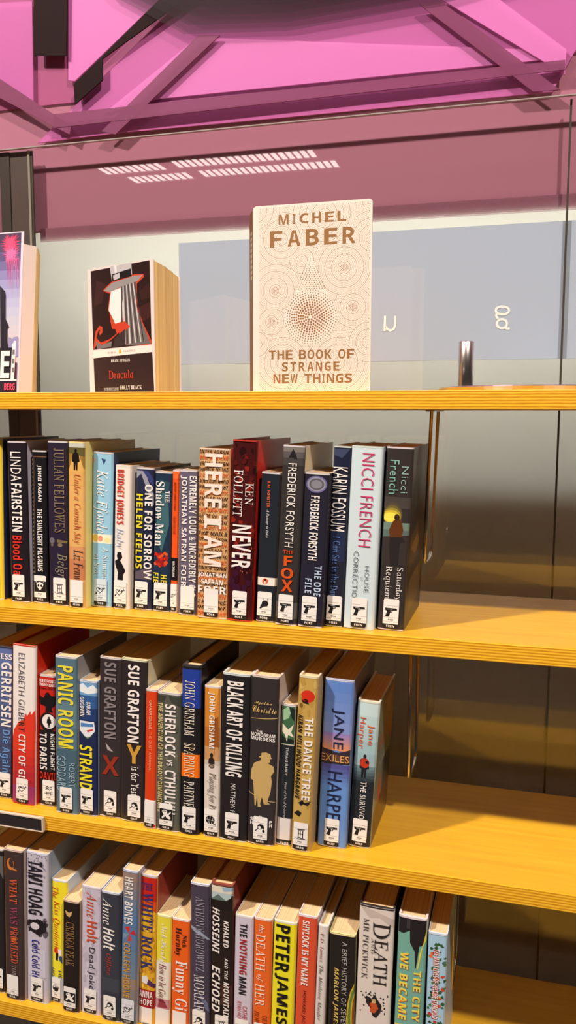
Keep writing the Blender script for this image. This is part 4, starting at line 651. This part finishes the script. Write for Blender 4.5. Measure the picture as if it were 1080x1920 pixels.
# cream hardback, front cover to the viewer, spine turned aside
H = 0.234; a = at_z((474, 387.5), z1+H); b_ = at_z((698.5, 372), z1+H); b_.y = a.y = (a.y+b_.y)/2
root, L = loc_book('hardback_book', 'cream hardback with a brown dotted teardrop on its cover, standing on the topmost shelf', a, b_)
CR = mat((240, 222, 208), 0.45); INK = (150, 108, 66)
mb = MB(); rc = 0.004; pts = [(0, 0), (L, 0), (L, H-rc)] + [(L-rc+rc*math.cos(math.radians(q)), H-rc+rc*math.sin(math.radians(q))) for q in (30, 60, 90)] + [(rc, H), (0.001, H-0.002), (0, H-rc)]
f_ = [(x, 0, z) for x, z in pts]; k_ = [(x, 0.0028, z) for x, z in pts]; mb.poly(f_, CR); mb.poly(k_[::-1], CR)
for i in range(len(pts)): j = (i+1) % len(pts); mb.face([f_[i], f_[j], k_[j], k_[i]], CR)
sx, sy2 = -0.014, 0.034
mb.mesh([(0, 0.0006, 0), (0, 0.0028, 0), (sx, sy2, 0), (sx-0.002, sy2, 0), (0, 0.0006, H-0.003), (0, 0.0028, H-0.003), (sx, sy2, H-0.003), (sx-0.002, sy2, H-0.003)], [(0, 1, 2, 3), (4, 7, 6, 5), (0, 3, 7, 4), (1, 5, 6, 2), (2, 6, 7, 3)], mat((112, 74, 38), 0.45))
mb.mesh([(sx, sy2, 0), (L-0.018, sy2, 0), (L-0.018, sy2+0.0026, 0), (sx, sy2+0.0026, 0), (sx, sy2, H-0.001), (L-0.018, sy2, H-0.001), (L-0.018, sy2+0.0026, H-0.001), (sx, sy2+0.0026, H-0.001)], [(0, 1, 5, 4), (1, 2, 6, 5), (2, 3, 7, 6), (3, 0, 4, 7), (4, 5, 6, 7), (0, 3, 2, 1)], CR)
mb.build('cover', root)
mb = MB(); mb.prism([(0.001, 0.0032), (L-0.007, 0.0032), (L-0.022, sy2-0.0004), (sx+0.002, sy2-0.0004)], 0.003, H-0.004, M_PAGE, M_PAGE); mb.build('page_block', root)
# dotted swirls: every dot belongs to the nearest centre's rings
cen = [(.775, .345, 1.0), (.195, .455, .95), (.16, .62, .6), (.85, .555, .7), (.25, .18, .9), (.61, .065, 1), (.255, .845, 1), (.74, .85, 1), (.47, 1.02, .8), (.02, .02, 1), (1.0, .2, .8), (.98, .74, .8), (.03, .74, .6), (.42, .30, .5)]
mb = MB(); fine = mat((184, 148, 118), 0.45); mid = mat((150, 112, 80), 0.45)
def drop(u, v):                          # inside the teardrop?
    x = (u-.495)*L; z = (v-.60)*H; R_ = 0.0345
    if x*x+z*z < R_*R_: return True
    zz = (v-.25)*H
    return v < .60 and zz > 0 and abs(x) < R_*(zz/((.60-.25)*H))**1.1
rd = random.Random(5)
for i, (cu, cv, wt) in enumerate(cen):
    r_ = 0.0012
    while r_ < 0.075:
        n = max(4, int(2*math.pi*r_/0.00175)); big = i in (0, 1, 2, 3) and r_ < 0.006
        for k in range(n):
            t_ = 2*math.pi*(k+.5*(int(r_*1e4) % 2))/n; u = cu+r_*math.cos(t_)/L; v = cv+r_*math.sin(t_)/H
            if not (.055 < u < .985 and .012 < v < .995) or drop(u, v): continue
            dd = [math.hypot((u-c0)*L, (v-c1)*H)/c2 for c0, c1, c2 in cen]
            if dd[i] > min(dd)+1e-6: continue
            s = 0.0007 if big else (0.00066 if int(r_/0.0021) % 4 == 3 else 0.0005); x = u*L; z = H*(1-v)
            mb.face([(x-s, -0.00006, z), (x, -0.00006, z-s), (x+s, -0.00006, z), (x, -0.00006, z+s)], mid if big or int(r_/0.0021) % 4 == 3 else fine)
        r_ += 0.0021 if not big else 0.0016
ink = mat(INK, 0.4)
for k in range(15):                      # the teardrop's dots, growing towards its middle
    rr = 0.0335-k*0.0030
    if rr < 0.001: break
    n = max(3, int(2*math.pi*rr/0.0035))
    for q in range(n):
        t_ = 2*math.pi*(q+.5*(k % 2))/n; x = .495*L+rr*math.cos(t_); v = .60+rr*math.sin(t_)/H; s = 0.00068+0.0007*min(1, k/6)
        mb.face([(x+s*math.cos(a_), -0.00008, H*(1-v)+s*math.sin(a_)) for a_ in [math.pi*2*g/8 for g in range(8)]], ink)
for k in range(19):                      # its narrowing tip
    v = .26+k*.0105; wd_ = 0.0345*((v-.25)/.35)**1.1; n = max(1, int(2*wd_/0.0031)+1)
    for q in range(n):
        x = .495*L+(0 if n == 1 else -wd_+2*wd_*q/(n-1))
        if ((x-.495*L)**2+((v-.60)*H)**2) < 0.0352**2: continue
        s = 0.0007*min(1, .45+k*.05); mb.face([(x+s*math.cos(a_), -0.00008, H*(1-v)+s*math.sin(a_)) for a_ in [math.pi*2*g/8 for g in range(8)]], ink)
mb.build('cover_print', root, normals=False)
mb = MB()
for s, u0, u1, v0, v1, st in (('MICHEL', .223, .79, .052, .105, 'bold'), ('FABER', .147, .868, .137, .222, 'bold'), ('THE BOOK OF', .14, .865, .775, .825, 'bold'), ('STRANGE', .252, .745, .84, .89, 'bold'), ('NEW THINGS', .178, .85, .905, .955, 'bold')):
    chars = s; n = len(chars)            # letters set wide apart
    adv = [0.45 if c == 'I' else 0.5 if c == ' ' else 1.15 if c == 'M' else 1.0 for c in chars]; gap = 0.42 if n < 8 else 0.22; tot = sum(adv)+gap*(n-1); x = u0
    for c, ad in zip(chars, adv):
        wdt = (u1-u0)*ad/tot
        if c == 'I': text_at(mb, c, st, ink, (x+wdt*.1)*L, (x+wdt*.82)*L, H*(1-v1), H*(1-v0), 0.00012, True)
        elif c != ' ': text_at(mb, c, st, ink, x*L, (x+wdt)*L, H*(1-v1), H*(1-v0), 0.00012, True)
        x += wdt+(u1-u0)*gap/tot
mb.build('cover_lettering', root, normals=False)
mb = MB(); mw2 = mat((226, 206, 170), 0.45); ang = math.atan2(sy2-0.0006, sx-0.002)
for k in range(9):
    z = H*(.86-.03*k); q0, q1 = .3, .62; mb.face([(( sx-0.002)*q0-0.0003, .0006+(sy2)*q0, z), ((sx-0.002)*q1-0.0003, .0006+sy2*q1, z), ((sx-0.002)*q1-0.0003, .0006+sy2*q1, z+.0046), ((sx-0.002)*q0-0.0003, .0006+sy2*q0, z+.0046)], mw2)
mb.build('spine_lettering', root, normals=False)

# thick paperback stood open so that its pages fan out
H = 0.178; a = at_z((163.5, 506), z1+H); b_ = at_z((287, 485), z1+H); c_ = at_z((337.5, 519), z1+H)
root, L = loc_book('paperback_book', 'fat old paperback with a dark red-outlined picture and fanned yellow pages, topmost shelf', a, b_)
M0 = root.matrix_basis if False else (Matrix.Translation(root.location) @ Matrix.Rotation(root.rotation_euler[2], 4, 'Z')); inv = M0.inverted()
def lp(p): q = inv @ Vector((p.x, p.y, z1)); return (q.x, q.y)
cx_, cy2 = lp(c_); pk = mat((232, 214, 210), 0.3)
mb = MB(); mb.prism([(0, 0), (L, 0), (L, 0.0012), (0.001, 0.0012)], 0, H, pk, pk)
mb.prism([(0, 0.0004), (0.001, 0.0012), (-0.0005, 0.022), (-0.0022, 0.022)], 0, H, pk, pk)
ux, uy = cx_+0.0005, cy2-0.022; ln = math.hypot(ux, uy); nx, ny = -uy/ln*0.0014, ux/ln*0.0014
mb.prism([(-0.0005, 0.022), (cx_, cy2), (cx_+nx, cy2+ny), (-0.0005+nx, 0.022+ny)], 0, H, pk, pk); mb.build('cover', root)
rd = random.Random(2); fan = []
for k in range(0, 41):
    t_ = k/40; x = (L-0.0012)*(1-t_)+(cx_-0.001)*t_; y = 0.0016*(1-t_)+(cy2-0.0028)*t_
    bulge = 0.004*math.sin(math.pi*t_)+rd.uniform(-.0009, .0009); fan.append((x+bulge, y))
mb = MB(); mb.prism([(0.0014, 0.0016)]+fan+[(0.0012, 0.021)], 0.0006, H-0.0015, M_PAGEY, M_PAGEY); mb.build('page_block', root)
def cu(x, y):                            # a point of the cover picture read off as fractions of the cover
    u = (x-(108+(y-225)*.0197))/((722+(y-120)*.0189)-(108+(y-225)*.0197)); yt = 225-100*u; return (u, (y-yt)/(1352-yt))
def CP(c, *p): return (c, [cu(*q) for q in p])
red, dkb, gy1, gy2 = (200, 66, 40), (44, 26, 24), (190, 186, 188), (110, 104, 104)
sh = [CP(dkb, (143, 238), (692, 138), (712, 905), (164, 950)), CP((66, 34, 32), (420, 640), (690, 520), (700, 650), (560, 760)), CP((62, 34, 32), (200, 320), (300, 360), (250, 520), (170, 560)), CP((58, 32, 30), (600, 420), (690, 340), (694, 480), (620, 500)),
      CP(gy1, (330, 196), (530, 158), (536, 268), (348, 320)), CP((226, 222, 224), (372, 190), (392, 186), (398, 300), (380, 306)),
      CP(red, (262, 412), (300, 372), (350, 330), (560, 262), (640, 262), (642, 290), (580, 350), (582, 560), (640, 720), (714, 880), (706, 905), (640, 912), (430, 905), (415, 790), (350, 850), (270, 905), (210, 890), (180, 930), (164, 950), (176, 860), (190, 780), (226, 730), (256, 740), (256, 790), (232, 818), (222, 800), (236, 760), (212, 780), (196, 840), (240, 884), (330, 850), (395, 800), (380, 760), (350, 760), (334, 690), (326, 610), (310, 590), (330, 440)),
      CP((150, 144, 142), (270, 412), (352, 340), (560, 276), (632, 270), (590, 322), (520, 352), (430, 378), (330, 424)), CP(BK, (350, 264), (524, 212), (534, 280), (352, 330)), CP(gy1, (360, 274), (420, 248), (424, 296), (366, 318)),
      CP((238, 232, 230), (340, 420), (432, 384), (462, 520), (450, 690), (380, 712), (345, 640), (318, 588)),
      CP(gy2, (430, 376), (572, 330), (574, 560), (640, 740), (702, 900), (480, 915), (470, 700), (450, 520))]
for i in range(9): x0 = 436+i*15; sh.append(CP(((206, 200, 198) if i % 2 else (70, 62, 60)), (x0, 375-i*5), (x0+8, 372-i*5), (x0+18+i*9, 900-i*3), (x0+2+i*10, 906-i*3)))
sh += [CP(red, (396, 720), (470, 690), (520, 740), (440, 800), (402, 780)), CP((60, 48, 48), (372, 850), (470, 760), (476, 912), (360, 926)), CP((120, 112, 112), (190, 870), (250, 905), (350, 870), (340, 925), (205, 945)),
       CP((238, 228, 222), (162, 962), (716, 908), (718, 976), (166, 1026)), CP((52, 36, 36), (166, 1026), (718, 978), (738, 1350), (180, 1352)), CP((206, 170, 60), (415, 955), (428, 945), (438, 960), (436, 984), (416, 988))]
mb = MB(); cover_print(mb, sh, L, H, -0.00006); mb.build('cover_print', root, normals=False)
mb = MB()
for s, c, x0, x1_, yt, yb_, st in (('PUFFIN', (150, 140, 130), 305, 392, 968, 984, 'roman'), ('CLASSICS', (150, 140, 130), 456, 566, 952, 970, 'roman'), ('BRAM STOKER', WH, 340, 520, 1036, 1062, 'serif'), ('Dracula', (208, 62, 40), 318, 552, 1138, 1218, 'roman'), ('INTRODUCED BY', WH, 270, 414, 1300, 1326, 'roman'), ('HOLLY BLACK', WH, 422, 628, 1282, 1320, 'serif')):
    (u0, v0), (u1, v1) = cu(x0, yt+7), cu(x1_, yb_-7); vm = (cu((x0+x1_)/2, yt)[1], cu((x0+x1_)/2, yb_)[1]); text_at(mb, s, st, mat(c, 0.4), u0*L, u1*L, H*(1-vm[1]), H*(1-vm[0]), 0.0005, True)
mb.build('cover_lettering', root, normals=False)

# book at the edge of the photo: fireworks over a city, leaning back, its pages fanned out
H = 0.234; b_ = at_z((43.5, 433), z1+H*0.995); tilt = math.radians(-6.5); b0 = Vector((b_.x, b_.y-H*math.sin(-tilt), 0)); L = 0.152
root = empty('paperback_book', (b0.x-L, b0.y+0.004, z1), (0, 0, -0.02)); tag(root, 'book with pink fireworks over a city skyline, standing open on the topmost shelf', 'book', 'display books on the topmost shelf')
pk = mat((228, 206, 216), 0.3)
mb = MB(); mb.box(0, L, 0, 0.0014, 0, H, pk); mb.build('cover', root, bevel=0.0004).rotation_euler = (tilt, 0, 0)
S_ = 0.000131*1.04
def fx(x, y): return ((L-((235-(y-170)*.047)-x)*S_)/L, (y-165)/(1787-165))
def FP(c, *p): return (c, [fx(*q) for q in p])
sh = []
sky = [(70, 56, 84), (96, 84, 128), (146, 140, 186), (176, 176, 206), (190, 190, 206), (204, 192, 196), (214, 192, 180), (206, 180, 168)]
for i in range(16):
    k = i/15*(len(sky)-1); i0 = min(int(k), len(sky)-2); f__ = k-i0; c = tuple(int(sky[i0][q]*(1-f__)+sky[i0+1][q]*f__) for q in range(3)); y0 = 176+i*93; y1 = y0+94
    sh.append(FP(c, (-800, y0), (205-(y0-176)*.043, y0), (205-(y1-176)*.043, y1), (-800, y1)))
pinkf = (246, 76, 116); pnk2 = (230, 110, 164); rd = random.Random(8)
for cx0, cy0, n, l0, l1, cc in ((70, 275, 46, 60, 150, pinkf), (70, 285, 60, 70, 150, pinkf), (75, 395, 64, 60, 140, pnk2), (-380, 420, 40, 60, 200, pinkf)):
    for i in range(n):
        t_ = 2*math.pi*i/n; ll = rd.uniform(l0, l1); ex, ey = cx0+ll*math.cos(t_), cy0+ll*math.sin(t_)*.95; nx, ny = -math.sin(t_)*6, math.cos(t_)*6
        ey = max(ey, 182); ex = min(ex, 200-(ey-176)*.043); sh.append(FP(cc, (cx0+nx, cy0+ny), (ex, ey), (cx0-nx, cy0-ny)))
    sh.append(FP(cc, *[(cx0+40*math.cos(q*.5), cy0+40*math.sin(q*.5)) for q in range(12)]))
for i in range(12): x = 20+i*14; sh.append(FP(pnk2, (x, 430), (x+7, 430), (x+rd.uniform(4, 16), rd.uniform(560, 840))))
sh += [FP((40, 34, 44), (-60, 700), (2, 760), (10, 800), (8, 1040), (50, 1120), (30, 1140), (28, 1260), (40, 1330), (-60, 1330)), FP((150, 140, 184), (44, 1225), (70, 1225), (70, 1240), (100, 1240), (100, 1225), (160, 1218), (156, 1420), (44, 1420)),
       FP((236, 230, 226), (85, 1290), (105, 1285), (108, 1262), (134, 1262), (134, 1300), (108, 1650), (66, 1650)), FP((120, 112, 118), (92, 1350), (122, 1350), (120, 1400), (88, 1400)), FP((120, 112, 118), (88, 1440), (118, 1440), (116, 1490), (84, 1490)), FP((120, 112, 118), (84, 1530), (112, 1530), (110, 1580), (80, 1580)),
       FP((40, 34, 40), (-500, 1330), (86, 1328), (66, 1652), (-500, 1652)), FP((70, 40, 60), (122, 1480), (146, 1480), (140, 1650), (112, 1650)), FP((236, 228, 224), (-500, 1648), (140, 1648), (140, 1662), (-500, 1662)), FP((44, 34, 48), (-500, 1662), (139, 1662), (136, 1784), (-500, 1784))]
mb = MB(); cover_print(mb, sh, L, H, -0.00006); mb.build('cover_print', root, normals=False).rotation_euler = (tilt, 0, 0)
mb = MB()
def fbox(s, c, x0, x1_, y0, y1, st): (u0, v0), (u1, v1) = fx(x0, (y0+y1)/2), fx(x1_, (y0+y1)/2); text_at(mb, s, st, mat(c, .4), u0*L, u1*L, H*(1-fx(0, y1)[1]), H*(1-fx(0, y0)[1]), 0.0022, True)
fbox('E', (240, 232, 226), -52, 60, 1362, 1636, 'heavy'); fbox('BERG', (244, 72, 100), -8, 122, 1688, 1756, 'heavy'); mb.build('cover_lettering', root, normals=False).rotation_euler = (tilt, 0, 0)
# first page and fanned block
hp = H-0.008
M0 = Matrix.Translation(root.location) @ Matrix.Rotation(-0.02, 4, 'Z'); inv = M0.inverted()
def lq(px): q = inv @ at_z(px, z1+hp*.993); return (q.x, q.y-hp*math.tan(-tilt))
def shear(mb): mb.v = [(x, y+z*math.tan(-tilt), z) for x, y, z in mb.v]
p2 = lq((68.5, 464)); p3 = lq((76, 479)); pw = mat((240, 226, 214), 0.7)
mb = MB(); mb.prism([(L-0.05, 0.012), p2, (p2[0]-.0004, p2[1]+.0006), (L-0.05, 0.0126)], 0.0, hp, pw, pw); shear(mb); mb.build('open_page', root)
fan = [(p2[0]*(1-k/14)+p3[0]*k/14+rd.uniform(-.0008, .0008), (p2[1]+.002)*(1-k/14)+p3[1]*k/14) for k in range(15)]
mb = MB(); mb.prism([(L-0.05, 0.0135)]+fan+[(L-0.05, 0.05)], 0.0005, hp-0.001, M_PAGEY, M_PAGEY); shear(mb); mb.build('page_block', root)

# ------------------------------------------------------------------ louvred ceiling lamps, seen only as reflections in the glass back
def louvre(p0, p1, nseg, lab):
    o = empty('louvred_ceiling_lamp', p0); tag(o, lab, 'ceiling lamp', 'louvred ceiling lamps reflected in the glass'); d = Vector(p1)-Vector(p0); ln = d.length; o.rotation_euler = (0, 0, math.atan2(d.y, d.x))
    em, nt, b = nodes('tube_light'); b.inputs['Emission Color'].default_value = (1, .93, .86, 1); b.inputs['Emission Strength'].default_value = 6.5
    for r_ in (0, 1):
        y = -r_*0.27; x0 = r_*0.10
        mb = MB(); mb.box(x0, x0+ln, y-0.085, y+0.085, 0.005, 0.007, em); mb.build('diffuser', o)
        mb = MB(); gm = mat((190, 186, 180), 0.4)
        for k in range(nseg+1): x = x0+ln*k/nseg; mb.box(x-.006, x+.006, y-.09, y+.09, 0, 0.0049, gm)
        mb.box(x0-.004, x0+ln+.004, y-.095, y-.09, 0, .008, gm); mb.box(x0-.004, x0+ln+.004, y+.09, y+.095, 0, .008, gm); mb.build('louvre_grille', o)
    return o
def mir(px, ht):                         # point of the room whose mirror image in the glass shows at px, at the given height
    p = at_z(px, ht); return Vector((p.x, 2*GL-p.y, ht))
HT = Z0+1.75   # height of the lamps
louvre(mir((190, 322), HT), mir((306, 312), HT), 9, 'shorter louvred ceiling lamp, seen as a reflection in the glass')
louvre(mir((326, 309), HT), mir((592, 288), HT), 20, 'longer louvred ceiling lamp, seen as a reflection in the glass')
